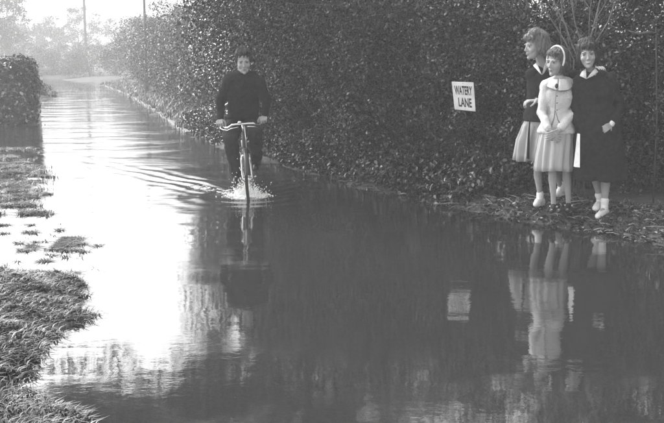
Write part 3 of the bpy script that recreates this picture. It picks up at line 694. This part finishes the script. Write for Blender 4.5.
hand(p, LW, q(554, 136, -.2) - LW, Vector((.6, .5, -.2)), -1, .55, .95)
hand(p, RW, q(551, 135.5, -.22) - RW, Vector((-.5, .8, -.1)), 1, .6, .95)
legs(p, q(552, 136), q(552.5, 168, -.03), q(553.5, 204, .0), q(552, 210.5, -.13), .82); legs(p, q(565, 136), q(566.5, 168, .0), q(568.5, 203, .03), q(567.5, 210, -.10), .82)
p.blob('body', M['skin'], g2, .0045, 2, sockets(hm)); head_bits(g2, hm)
# hair: bob swept back
p = Pr(); p.M = hm
p.ell((0, .028, .045), (.084, .098, .086)); p.ell((0, .06, -.02), (.082, .072, .085)); p.ell((.05, .03, -.03), (.034, .06, .07)); p.ell((-.05, .03, -.03), (.034, .06, .07))
p.ell((0, .075, -.07), (.08, .055, .055)); p.ell((0, -.045, .085), (.06, .04, .030))
strands(p.blob('hair', M['hair_brown'], g2, .005, 2, hairfn(.0022, 26)), g2, M['hair_brown'], 1600)
p = Pr(); p.M = hm
p.tube([(math.cos(a)*.089, -.012 + .022*math.sin(a), .02 + math.sin(a)*.112) for a in [R(v) for v in range(-25, 206, 15)]], .0085, 6); p.mesh('hair_band', M['white'], g2)
# jacket
p = Pr()
traps(p, q(558.8, 81, .0), LS, RS, .062, .054)
p.loft([(q(558.8, 82), .06, .055), (q(558.5, 87), .11, .085), (q(558, 92), .148, .108), (q(558, 98), .150, .118), (q(557.5, 108), .112, .098), (q(557, 113), .106, .094), (q(557, 121), .140, .115), (q(556.5, 131), .175, .135), (q(556.5, 133), .172, .132)], yaw=R(-8))
p.chain([LS, LS.lerp(LE, .5), LE, LW.lerp(LE, .15)], [.054, .047, .044, .037]); p.chain([RS, RS.lerp(RE, .5), RE, RW.lerp(RE, .15)], [.054, .047, .044, .037])
p.blob('jacket', M['tweed'], g2, .0065, 2, foldfn(.005, 55, 22))
p = Pr()                                                       # wide scalloped collar lying on the shoulders
def collar(p, c, rx, ry, h_, n=40, sc=.012, lobes=9, a0=0, a1=2*math.pi, w_=.07):
    rs = []; edge = []
    for i in range(n + 1):
        a = a0 + (a1 - a0)*i/n; L = w_ + sc*abs(math.sin(lobes*a/2)); d = Vector((math.cos(a), math.sin(a), 0)); b0 = Vector(c) + Vector((d.x*rx, d.y*ry, 0))
        f_ = abs(d.y)**1.5; e1 = -.012 - .050*f_ - .028; rs.append([b0 + Vector((0, 0, h_)), b0 + d*L*.5 + Vector((0, 0, h_*.45 - .004)), b0 + d*L + Vector((0, 0, e1)), b0 + d*L + Vector((0, 0, e1 - .012)), b0 + d*L*.5 + Vector((0, 0, h_*.35 - .016)), b0 + Vector((0, 0, h_ - .012))])
        edge.append(b0 + d*(L + .003) + Vector((0, 0, e1 - .006)))
    p.rings(rs); return edge
edge_ = collar(p, q(558.5, 80, -.012), .056, .070, .020, a0=R(-104), a1=R(252), w_=.066); p.mesh('collar', M['tweed'], g2)
Pr().tube(edge_, .0035, 5).mesh('collar_edge', M['tweed_edge'], g2)
p = Pr(); p.tube([q(556, 90, -.145), q(555.5, 100, -.15), q(555, 110, -.14), q(554, 118, -.145), q(550.5, 128, -.165)], [.0035, .0035, .004, .006, .010], 6); p.tube([q(555.4, 111, -.142), q(558, 120, -.15), q(563, 129, -.16)], [.003, .005, .008], 6)
p.mesh('jacket_seam', M['tweed_edge'], g2)
for yy in (96, 103, 110):
    Pr().ell(q(557, yy, -.15), (.008, .004, .008), seg=8).mesh('button', M['tweed_edge'], g2)
Pr().ell(q(556.5, 86, -.15), (.015, .008, .024), seg=10).mesh('brooch', M['brooch'], g2)
pleated('skirt', M['skirt'], g2, [(q(557, 116), .115, .095, 0), (q(557, 126), .145, .115, .2), (q(556, 140), .155, .125, .7), (q(554, 155), .160, .135, 1), (q(552.8, 170), .165, .145, 1.2)], 13, .014)
for a, tt in ((q(553.5, 204, .0), q(552, 211, -.13)), (q(568.5, 203, .03), q(567.5, 210.5, -.10))):
    s_ = shoe(g2, a, tt, M['blackshoe'], .95)
    pp = Pr(); pp.torus(a + Vector((0, -.01, -.022)), .034, .007, 'Z', 20, 6); pp.mesh('ankle_strap', M['white'], g2)

# ---------------- fair haired woman behind (left)
Y0 = 8.92; O = P(545, 206, Y0); g1 = empty('person', O, 'fair-haired woman in dark jacket and pale skirt looking left, leftmost of the three onlookers', 'person')
q = lambda x, y, dy=0: P(x, y, Y0 + dy) - O
hm = head_matrix(q(535, 46, -.05), R(72), R(6), R(0), 1.08)
p = Pr(); head_prims(p, hm)
p.chain([q(539, 54, .0), q(543, 66, .02)], [.050, .058])
p.loft([(q(544, 72, .03), .05, .04), (q(544, 79, .01), .11, .06), (q(543, 84), .13, .09), (q(541, 100), .12, .095), (q(540, 114), .155, .11), (q(540, 125), .16, .12), (q(541, 134), .12, .09)])
LS, LE, LW = q(531.5, 75, -.02), q(536, 103, .03), q(537, 100.5, -.24)
LE = q(540, 104, -.02)
RS, RE, RW = q(558, 75, .02), q(582, 76, .1), q(596, 67.5, -.13)
p.chain([LS, LE, LW], [.05, .038, .026]); p.chain([RS, RE, RW], [.05, .038, .026])
hand(p, LW, Vector((-1, -.25, -.02)), Vector((.1, .1, -1)), 1, .75, 1.0)
hand(p, RW, q(604, 67, -.3) - RW, Vector((.1, -.1, -1)), -1, .35, .95)
legs(p, q(536, 134), q(537.5, 167, -.02), q(540, 197, .0), q(536, 204.5, -.06), .85); legs(p, q(549, 134), q(553, 163, .05), q(561, 188, .14), q(557, 194, .08), .85)
p.blob('body', M['skin'], g1, .0045, 2, sockets(hm)); head_bits(g1, hm)
p = Pr(); p.M = hm
p.ell((0, .035, .055), (.094, .105, .085)); p.ell((0, .075, .0), (.09, .07, .085)); p.ell((.058, .035, -.005), (.04, .065, .075)); p.ell((-.058, .035, -.005), (.04, .065, .075))
p.ell((0, -.050, .085), (.07, .045, .035)); p.ell((.03, -.02, .12), (.05, .05, .035)); p.ell((-.03, .03, .125), (.05, .06, .035)); p.ell((0, .1, -.055), (.075, .05, .05))
strands(p.blob('hair', M['hair_fair'], g1, .005, 2, hairfn(.0035, 17)), g1, M['hair_fair'], 2000, .05, 2, .03)
p = Pr()
traps(p, q(543.5, 69, .04), LS, RS, .062, .060)
p.loft([(q(544, 69, .04), .065, .05), (q(544, 73), .12, .09), (q(543.5, 77), .155, .108), (q(543, 84), .155, .115), (q(541.5, 98), .138, .11), (q(541, 106), .14, .11), (q(540.5, 116), .165, .13), (q(540.5, 120), .17, .135), (q(540.5, 121), .168, .132)])
p.chain([LS, LE, LW.lerp(LE, .18)], [.060, .056, .042]); p.chain([RS, RE, RW.lerp(RE, .15)], [.060, .054, .042])
p.blob('jacket', M['coat'], g1, .007, 2, foldfn(.004, 45, 18))
p = Pr()
for s in (-1, 1):
    a = q(541 + s*4.5, 62.5, -.07); b2 = q(542, 75, -.14)
    p.add([a, a + Vector((s*.03, .0, -.03)), b2 + Vector((s*.018, 0, .015)), b2] + [v + Vector((0, .012, 0)) for v in (a, a + Vector((s*.03, .0, -.03)), b2 + Vector((s*.018, 0, .015)), b2)], [(0, 1, 2, 3), (7, 6, 5, 4), (0, 4, 5, 1), (1, 5, 6, 2), (2, 6, 7, 3), (3, 7, 4, 0)])
p.mesh('blouse_collar', M['white'], g1)
pleated('skirt', M['skirt2'], g1, [(q(541, 114), .10, .085, 0), (q(539.5, 121), .140, .105, .2), (q(538.5, 126), .158, .115, .4), (q(536, 140), .180, .14, .9), (q(532.5, 160), .165, .15, 1.3)], 11, .020, seed=3)
pleated('coat_tail', M['coat'], g1, [(q(547, 118), .10, .135, 0), (q(547, 135), .115, .15, .4), (q(547, 158), .13, .16, .8)], 6, .012, seed=4)
Pr().tube([q(530, 118, -.15), q(528.6, 138, -.185), q(528, 159, -.20)], [.006, .011, .014], 6).mesh('fold_shade', M['coat'], g1)  # dark strip laid on the pale skirt as the shade of a fold
for a, tt in ((q(540, 197, .0), q(535.5, 204.5, -.06)), (q(561, 188, .14), q(557, 194.5, .08))):
    shoe(g1, a, tt, M['white'], 1.05)
    Pr().chain([a + Vector((0, 0, -.02)), a + Vector((0, 0, .03))], [.040, .038]).mesh('sock', M['white'], g1)

# ---------------- girl in the long dark coat (right)
Y0 = 8.5; O = P(600, 217, Y0); g3 = empty('person', O, 'smiling dark-haired girl in long dark coat and white collar, rightmost of the three onlookers', 'person')
q = lambda x, y, dy=0: P(x, y, Y0 + dy) - O
hm = head_matrix(q(587.5, 54.5, -.05), R(14), R(3), R(-7), 1.09)
p = Pr(); head_prims(p, hm)
p.chain([q(589, 64, .0), q(592, 74, .02)], [.045, .055])
p.loft([(q(593, 78, .03), .05, .04), (q(594, 85, .01), .11, .06), (q(595, 88), .13, .09), (q(596, 104), .12, .095), (q(598, 118), .155, .11), (q(599, 130), .16, .12), (q(600, 140), .12, .09)])
LS, LE, LW = q(580.5, 80, 0), q(577, 106, .03), q(580, 128, -.02)
RS, RE, RW = q(609, 80, .03), q(618, 106, .05), q(611, 124, -.12)
p.chain([LS, LE, LW], [.048, .036, .026]); p.chain([RS, RE, RW], [.048, .036, .026])
hand(p, LW, Vector((.1, -.1, -1)), Vector((.9, -.1, 0)), -1, .3, .95)
hand(p, RW, q(605, 129, -.2) - RW, Vector((-.5, .9, -.5)), 1, 1.1, .88)
legs(p, q(594, 140), q(595, 172, .08), q(600, 200, .12), q(595, 208, .04), .88); legs(p, q(605, 140), q(606.5, 174, -.02), q(604.5, 206, .0), q(598, 216, -.12), .92)
p.blob('body', M['skin'], g3, .0045, 2, sockets(hm, True)); head_bits(g3, hm, smile=True)
p = Pr(); p.M = hm
p.ell((0, .03, .05), (.090, .100, .085)); p.ell((0, .06, -.02), (.092, .065, .095)); p.ell((.066, .02, -.02), (.030, .055, .080)); p.ell((-.066, .02, -.02), (.030, .055, .080))
p.ell((.015, -.052, .072), (.062, .040, .034), Matrix.Rotation(.25, 3, 'Y')); p.ell((0, .04, .11), (.07, .07, .035)); p.ell((.075, .03, -.075), (.028, .04, .028)); p.ell((-.075, .03, -.075), (.028, .04, .028))
strands(p.blob('hair', M['hair_dark'], g3, .005, 2, hairfn(.003, 20)), g3, M['hair_dark'], 1800, .05, 3, .02)
p = Pr()
traps(p, q(592, 76, .03), LS, RS, .062, .062)
p.loft([(q(592, 76, .03), .065, .05), (q(593, 79), .12, .09), (q(594, 83), .16, .11), (q(595, 90), .165, .12), (q(596, 104), .150, .12), (q(597, 118), .185, .14), (q(598, 140), .215, .165), (q(599.5, 160), .235, .185), (q(600.5, 178), .255, .195), (q(600.5, 179), .25, .19)])
p.chain([LS, LE, LW.lerp(LE, .1)], [.060, .056, .050]); p.chain([RS, RE, RW.lerp(RE, .22)], [.062, .058, .050])
p.blob('coat', M['coat'], g3, .008, 2, foldfn(.009, 14, 24))
p = Pr()
for s in (-1, 1):
    a = q(590.5 + s*4.5, 68.5, -.055); b2 = q(586.5, 79, -.145)
    vs = [a, a + Vector((s*.035, .005, -.03)), q(586.5 + s*6.5, 76, -.13), b2]
    p.add(vs + [v + Vector((0, .014, 0)) for v in vs], [(0, 1, 2, 3), (7, 6, 5, 4), (0, 4, 5, 1), (1, 5, 6, 2), (2, 6, 7, 3), (3, 7, 4, 0)])
p.mesh('collar', M['white'], g3)
# white cuff, strip of pale dress at the coat's opening
Pr().chain([RW + (RE - RW)*.02, RW + (RE - RW)*.22], [.034, .037], 14).mesh('cuff', M['white'], g3)
vs = [q(578.6, 134, -.16), q(580.0, 134, -.17), q(579.8, 167.5, -.20), q(575.0, 167, -.17)]
Pr().add(vs + [v + Vector((0, .05, 0)) for v in vs], [(0, 1, 2, 3), (7, 6, 5, 4), (0, 4, 5, 1), (1, 5, 6, 2), (2, 6, 7, 3), (3, 7, 4, 0)])
pp = Pr(); pp.add(vs + [v + Vector((0, .05, 0)) for v in vs], [(0, 1, 2, 3), (7, 6, 5, 4), (0, 4, 5, 1), (1, 5, 6, 2), (2, 6, 7, 3), (3, 7, 4, 0)]); pp.mesh('dress', M['white'], g3, False)
for a, tt, kn in ((q(600, 200, .12), q(595, 208.5, .04), q(595, 172, .08)), (q(604.5, 206, .0), q(598, 216.5, -.12), q(606.5, 174, -.02))):
    shoe(g3, a, tt, M['white'], 1.1)
    Pr().chain([a + Vector((0, 0, -.03)), a + Vector((0, 0, .02)), a.lerp(kn, .16)], [.040, .037, .043]).mesh('sock', M['white'], g3)

# ================================================================== bicycle
Y0 = 10.45; BO = P(249.5, 192, Y0); BO.z = -.13
bk = empty('bicycle', BO, 'upright roadster bicycle ridden through the flood towards the camera', 'bicycle'); bk.rotation_euler = (0, R(-4), R(7))
WR = .335; fh = Vector((0, -.16, WR)); rh = Vector((0, .93, WR)); bb = Vector((0, .45, .285)); ht = Vector((0, .085, .86)); hb = Vector((0, .0, .60)); sc_ = Vector((0, .60, .80))
def wheel(name, c, turn=0):
    par = bpy.data.objects.new(name, None); C.objects.link(par); par.parent = bk; par.location = c; par.rotation_euler.z = turn
    Pr().torus((0, 0, 0), WR - .018, .018, 'X', 56, 8).mesh('tyre', M['rubber'], par)
    Pr().torus((0, 0, 0), WR - .043, .010, 'X', 56, 6).mesh('rim', M['steel'], par)
    Pr().tube([(-.045, 0, 0), (-.02, 0, 0), (.02, 0, 0), (.045, 0, 0)], [.02, .013, .013, .02], 10).mesh('hub', M['chrome'], par)
    for k in range(32):
        a = 2*math.pi*k/32; s = (-1)**k
        Pr().tube([(s*.035, .016*math.cos(a + .5), .016*math.sin(a + .5)), (0, (WR-.045)*math.cos(a), (WR-.045)*math.sin(a))], .0013, 4).mesh('spoke', M['steel'], par)
wheel('front_wheel', fh, R(-4)); wheel('rear_wheel', rh)
p = Pr(); p.tube([hb, ht], .021, 10); p.tube([hb + Vector((0, .01, .03)), bb], .016, 10); p.tube([ht - Vector((0, 0, .05)), sc_ - Vector((0, 0, .07))], .014, 10); p.tube([bb, sc_], .015, 10)
for s in (-1, 1): p.tube([sc_ - Vector((0, 0, .08)), rh + Vector((s*.055, 0, 0))], .008, 8); p.tube([bb, rh + Vector((s*.055, 0, 0))], .009, 8)
p.mesh('frame', M['enamel'], bk)
p = Pr()
for s in (-1, 1): p.tube([hb + Vector((s*.01, -.01, -.01)), hb + Vector((s*.048, -.02, -.03)), Vector((s*.055, -.06, .42)), fh + Vector((s*.055, .012, .02)), fh + Vector((s*.055, 0, 0))], [.012, .014, .012, .009, .008], 8)
p.box(hb + Vector((0, -.015, -.012)), (.055, .02, .018)); p.mesh('fork', M['steel'], bk)
def guard(name, c, a0, a1, m):
    rs = []
    for i in range(25):
        a = a0 + (a1 - a0)*i/24; r0 = WR + .022
        rs.append([Vector(c) + Vector((x, math.cos(a)*(r0 + dz), math.sin(a)*(r0 + dz))) for x, dz in ((-.028, -.014), (-.02, .002), (0, .008), (.02, .002), (.028, -.014), (.02, -.004), (0, .003), (-.02, -.004))])
    p = Pr(); p.rings(rs); p.mesh(name, m, bk)
guard('mudguard', fh, R(15), R(165), M['enamel']); guard('mudguard', rh, R(-10), R(165), M['enamel'])
# handlebar with swept-back grips
hs = ht + Vector((0, -.01, .10)); p = Pr(); p.tube([ht - Vector((0, 0, .02)), hs], .013, 10); p.tube([hs, hs + Vector((0, -.05, 0))], .014, 10); p.mesh('stem', M['chrome'], bk)
hc = hs + Vector((0, -.055, .0))
pts = [hc]; right_ = [(.06, .0, .003), (.12, .0, .0), (.165, .03, -.028), (.20, .075, -.03), (.235, .13, .0), (.275, .20, .022)]
pts = [hc + Vector((-x, y, z)) for x, y, z in reversed(right_)] + [hc] + [hc + Vector(v) for v in right_]
Pr().tube(pts, .0125, 10).mesh('handlebar', M['chrome'], bk)
for s in (-1, 1):
    g0 = hc + Vector((s*.228, .12, -.006)); g1_ = hc + Vector((s*.29, .225, .026)); Pr().tube([g0, g1_], .0165, 10).mesh('grip', M['rubber'], bk)
    Pr().tube([hc + Vector((s*.05, -.01, -.03)), hc + Vector((s*.13, -.005, -.04)), hc + Vector((s*.18, .04, -.062)), hc + Vector((s*.24, .12, -.05)), hc + Vector((s*.262, .15, -.04))], .0055, 8).mesh('brake_lever', M['chrome'], bk)
p = Pr(); p.loft([(hc + Vector((-.03, .0, .015)), .026, .026), (hc + Vector((-.03, .0, .028)), .024, .024), (hc + Vector((-.03, .0, .040)), .012, .012)], 16); p.mesh('bell', M['chrome'], bk)
p = Pr(); p.tube([hc + Vector((.02, .0, -.01)), hc + Vector((.02, -.02, -.15)), hb + Vector((.02, -.04, .02))], .0045, 6)
p.box(hb + Vector((0, -.045, .0)), (.045, .012, .012)); p.tube([hb + Vector((-.045, -.045, 0)), hb + Vector((-.05, -.05, -.09))], .008, 6); p.tube([hb + Vector((.045, -.045, 0)), hb + Vector((.05, -.05, -.09))], .008, 6); p.mesh('brake_rod', M['chrome'], bk)
p = Pr(); lc = hb + Vector((-.0, -.075, .06))                    # lamp on its bracket
p.tube([hb + Vector((0, -.02, .05)), lc + Vector((0, .02, 0))], .008, 6); p.rings([[lc + Vector((math.cos(a)*r_, y_, math.sin(a)*r_)) for a in [2*math.pi*j/16 for j in range(16)]] for y_, r_ in ((.03, .012), (.015, .026), (-.02, .033), (-.026, .034))]); p.mesh('lamp', M['chrome'], bk)
p = Pr(); p.ell(sc_ + Vector((0, .06, .115)), (.095, .07, .03)); p.ell(sc_ + Vector((0, -.05, .115)), (.035, .12, .024)); p.blob('saddle', M['leather'], bk, .008, 3)
Pr().tube([sc_ - Vector((0, 0, .05)), sc_ + Vector((0, 0, .1))], .012, 8).mesh('seat_post', M['chrome'], bk)
ca = R(200); cl_ = .165; pl = bb + Vector((-.075, math.cos(ca)*cl_, math.sin(ca)*cl_)); prr = bb + Vector((.075, -math.cos(ca)*cl_, -math.sin(ca)*cl_))
Pr().tube([bb + Vector((-.075, 0, 0)), bb + Vector((.075, 0, 0))], .012, 8).mesh('axle', M['steel'], bk)
Pr().tube([bb + Vector((-.07, 0, 0)), pl], .010, 8).mesh('crank', M['steel'], bk); Pr().tube([bb + Vector((.07, 0, 0)), prr], .010, 8).mesh('crank', M['steel'], bk)
for pd, s in ((pl, -1), (prr, 1)): Pr().box(pd + Vector((s*.05, 0, 0)), (.042, .035, .011)).mesh('pedal', M['rubber'], bk, False)
p = Pr(); p.torus(bb + Vector((.045, 0, 0)), .09, .005, 'X', 32, 6); p.tube([bb + Vector((.045, 0, .09)), rh + Vector((.045, 0, .035))], .005, 5); p.tube([bb + Vector((.045, 0, -.09)), rh + Vector((.045, 0, -.035))], .005, 5); p.mesh('chain', M['steel'], bk)

# ---------------- cyclist
bpy.context.view_layer.update()
BM = Matrix.Translation(BO) @ bk.rotation_euler.to_matrix().to_4x4()
cy = empty('person', BO, 'young man in dark jersey riding the bicycle through the flood water', 'person')
O = BO
q = lambda x, y, dy=0: P(x, y, Y0 + dy) - O
bp = lambda v: BM @ Vector(v) - BO
hm = head_matrix(q(243.3, 61.5, .10), R(-8), R(11), R(-4), 1.17)
p = Pr(); head_prims(p, hm, True)
neck = q(243, 76, .22)
p.chain([q(243, 66, .16), neck], [.062, .068])
hipc = bp(sc_ + Vector((0, .03, .19)))
p.loft([(q(243, 77, .22), .08, .06), (q(243, 84, .24), .15, .08), (q(243, 92, .28), .15, .11), (q(243, 106, .40), .145, .11), (q(243.5, 120, .52), .16, .12), (hipc + Vector((0, 0, -.04)), .15, .12)])
gl = bp(hc + Vector((-.262, .17, .022))); gr = bp(hc + Vector((.262, .17, .022)))
LS, LE, LW = q(229, 81, .22), q(221, 101, .28), gl + Vector((-.004, .055, .030))
RS, RE, RW = q(258, 82.5, .22), q(266.5, 101, .27), gr + Vector((.004, .055, .030))
p.chain([LS, LE, LW], [.060, .046, .030]); p.chain([RS, RE, RW], [.060, .046, .030])
hand(p, LW, Vector((.05, -1, -.05)), Vector((.15, 0, -1)), 1, 1.05, 1.12, .1, .9); hand(p, RW, Vector((-.05, -1, -.05)), Vector((-.15, 0, -1)), -1, 1.05, 1.12, .1, .9)
hl, hr = hipc + Vector((-.09, -.02, -.03)), hipc + Vector((.09, -.02, -.03))
fl, fr = bp(pl) + Vector((-.055, .05, .09)), bp(prr) + Vector((.055, .05, .09))
kl, kr = q(230.5, 139, .10), q(255, 133, .12)
p.chain([hl, kl, fl], [.09, .062, .04]); p.chain([hr, kr, fr], [.09, .062, .04])
p.chain([fl, fl + Vector((0, -.13, -.06))], [.036, .03]); p.chain([fr, fr + Vector((0, -.13, -.06))], [.036, .03])
p.blob('body', M['skin'], cy, .0045, 2, sockets(hm, False, .25)); head_bits(cy, hm)
p = Pr(); p.M = hm
p.ell((0, .03, .055), (.083, .098, .080)); p.ell((0, .06, .0), (.078, .06, .07)); p.ell((0, -.035, .100), (.068, .055, .034)); p.ell((.03, -.055, .105), (.045, .035, .030)); p.ell((.066, .01, .02), (.018, .04, .035)); p.ell((-.066, .01, .02), (.018, .04, .035))
strands(p.blob('hair', M['hair_dark'], cy, .005, 2, hairfn(.003, 15)), cy, M['hair_dark'], 1300, .03, 4, .018)
p = Pr()
traps(p, q(243, 75.5, .2), LS, RS, .085, .080)
p.loft([(q(243, 74, .19), .075, .07), (q(243, 80, .22), .13, .11), (q(243, 87, .25), .175, .135), (q(243, 94, .28), .185, .155), (q(243, 106, .36), .18, .16), (q(243, 118, .44), .18, .165), (hipc + Vector((0, -.08, .03)), .185, .18), (hipc + Vector((0, -.08, -.08)), .18, .175)])
p.chain([LS, LS.lerp(LE, .5), LE, LW.lerp(LE, .16)], [.072, .064, .054, .042]); p.chain([RS, RS.lerp(RE, .5), RE, RW.lerp(RE, .16)], [.072, .064, .054, .042])
p.blob('jersey', M['sweater'], cy, .008, 3, foldfn(.008, 30, 14))
p = Pr(); p.torus(q(243, 73, .185), .066, .011, 'Z', 28, 8); p.mesh('neckband', M['sweater'], cy)
p = Pr(); p.chain([hl, hl.lerp(kl, .5), kl, kl.lerp(fl, .5), fl + Vector((0, .0, .02))], [.115, .10, .085, .078, .066]); p.chain([hr, hr.lerp(kr, .5), kr, kr.lerp(fr, .5), fr + Vector((0, 0, .02))], [.115, .10, .085, .078, .066]); p.ell(hipc + Vector((0, -.04, -.04)), (.19, .19, .14))
p.blob('trousers', M['trouser'], cy, .008, 3, foldfn(.008, 40, 25))
for a in (fl, fr): shoe(cy, a, a + Vector((0, -.17, -.055)), M['blackshoe'], 1.15)

# ---------------- splash at the wheel
r = random.Random(12); p = Pr()
wc = Vector((BO.x, BO.y - .10, 0))
def drop(c, s, st=1.0, dr=None):
    rot = Euler((r.uniform(0, 6), r.uniform(0, 6), r.uniform(0, 6))).to_matrix() if dr is None else dr.to_track_quat('Z', 'Y').to_matrix()
    t_ = (1 + 5**.5)/2; ico = [(-1, t_, 0), (1, t_, 0), (-1, -t_, 0), (1, -t_, 0), (0, -1, t_), (0, 1, t_), (0, -1, -t_), (0, 1, -t_), (t_, 0, -1), (t_, 0, 1), (-t_, 0, -1), (-t_, 0, 1)]
    fs = [(0,11,5),(0,5,1),(0,1,7),(0,7,10),(0,10,11),(1,5,9),(5,11,4),(11,10,2),(10,7,6),(7,1,8),(3,9,4),(3,4,2),(3,2,6),(3,6,8),(3,8,9),(4,9,5),(2,4,11),(6,2,10),(8,6,7),(9,8,1)]
    p.add([Vector(c) + rot @ Vector((v[0]*s*.53, v[1]*s*.53, v[2]*s*.53*st)) for v in ico], fs)
for k in range(5200):                                           # jets and drops thrown up and outward
    a = r.uniform(0, 6.28); v = abs(r.gauss(0, 1)); sp = abs(r.gauss(0, .095)); c = wc + Vector((math.cos(a)*sp - .02, math.sin(a)*sp*.9, 0))
    lob = .25 + .9*max(0, math.sin(a*2 + 2.6))*(.6 + .4*math.sin(a*7)) + .5*max(0, math.sin(a*5 + 1)); h = max(0, (.24 - sp*.5)*v*.8)*lob*r.random()**1.4
    drop(c + Vector((r.gauss(0, .015), 0, h)), r.uniform(.0016, .006)*(1 if h > .02 else 1.6), r.uniform(1, 2.2), Vector((math.cos(a)*.5 + r.gauss(0, .4), math.sin(a)*.4, 1)))
for k in range(22):                                            # ragged crown of thin sheets
    a = r.uniform(0, 6.28); sp = r.uniform(.03, .12); h = r.uniform(.03, .12); c = wc + Vector((math.cos(a)*sp - .03, math.sin(a)*sp, 0))
    e = c + Vector((math.cos(a)*h*.7, math.sin(a)*h*.7, h)); p.tube([c, c.lerp(e, .5) + Vector((0, 0, h*.12)), e], [r.uniform(.006, .014), .007, .002], 6)
for k in range(420):                                           # foam lying on the water round the wheel and along the wake
    if k < 260: a = r.uniform(0, 6.28); sp = abs(r.gauss(0, .075)); c = wc + Vector((math.cos(a)*sp*1.1 - .03, math.sin(a)*sp*1.5 + .05, .002))
    else:
        u = r.random()**1.5*1.15; c = wc + Vector((-math.sin(R(42))*u + r.gauss(0, .05), math.cos(R(42))*u + r.gauss(0, .10), .004))
    s = r.uniform(.005, .018); p.ell(c, (s*r.uniform(1, 2.2), s, .004), Matrix.Rotation(r.uniform(-.5, .5), 3, 'Z'), 8)
tag(p.mesh('splash', M['foam'], None), 'white splash and foam thrown up by the front wheel of the bicycle', 'splash', kind='stuff')

# ------------------------------------------------------------------ haze
p = Pr(); p.box((0, 70, 4.6), (160, 140, 5.9)); hz = p.mesh('haze', None, None, False)
hmat = bpy.data.materials.new('haze'); hmat.use_nodes = True; t = hmat.node_tree; t.nodes.clear()
o_ = t.nodes.new('ShaderNodeOutputMaterial'); pv = t.nodes.new('ShaderNodeVolumePrincipled'); t.links.new(pv.outputs[0], o_.inputs['Volume'])
pv.inputs['Color'].default_value = (.95, .95, .95, 1); pv.inputs['Density'].default_value = HAZE; pv.inputs['Anisotropy'].default_value = 0
hz.data.materials.append(hmat); tag(hz, 'pale even mist filling the lane', 'haze', kind='stuff')
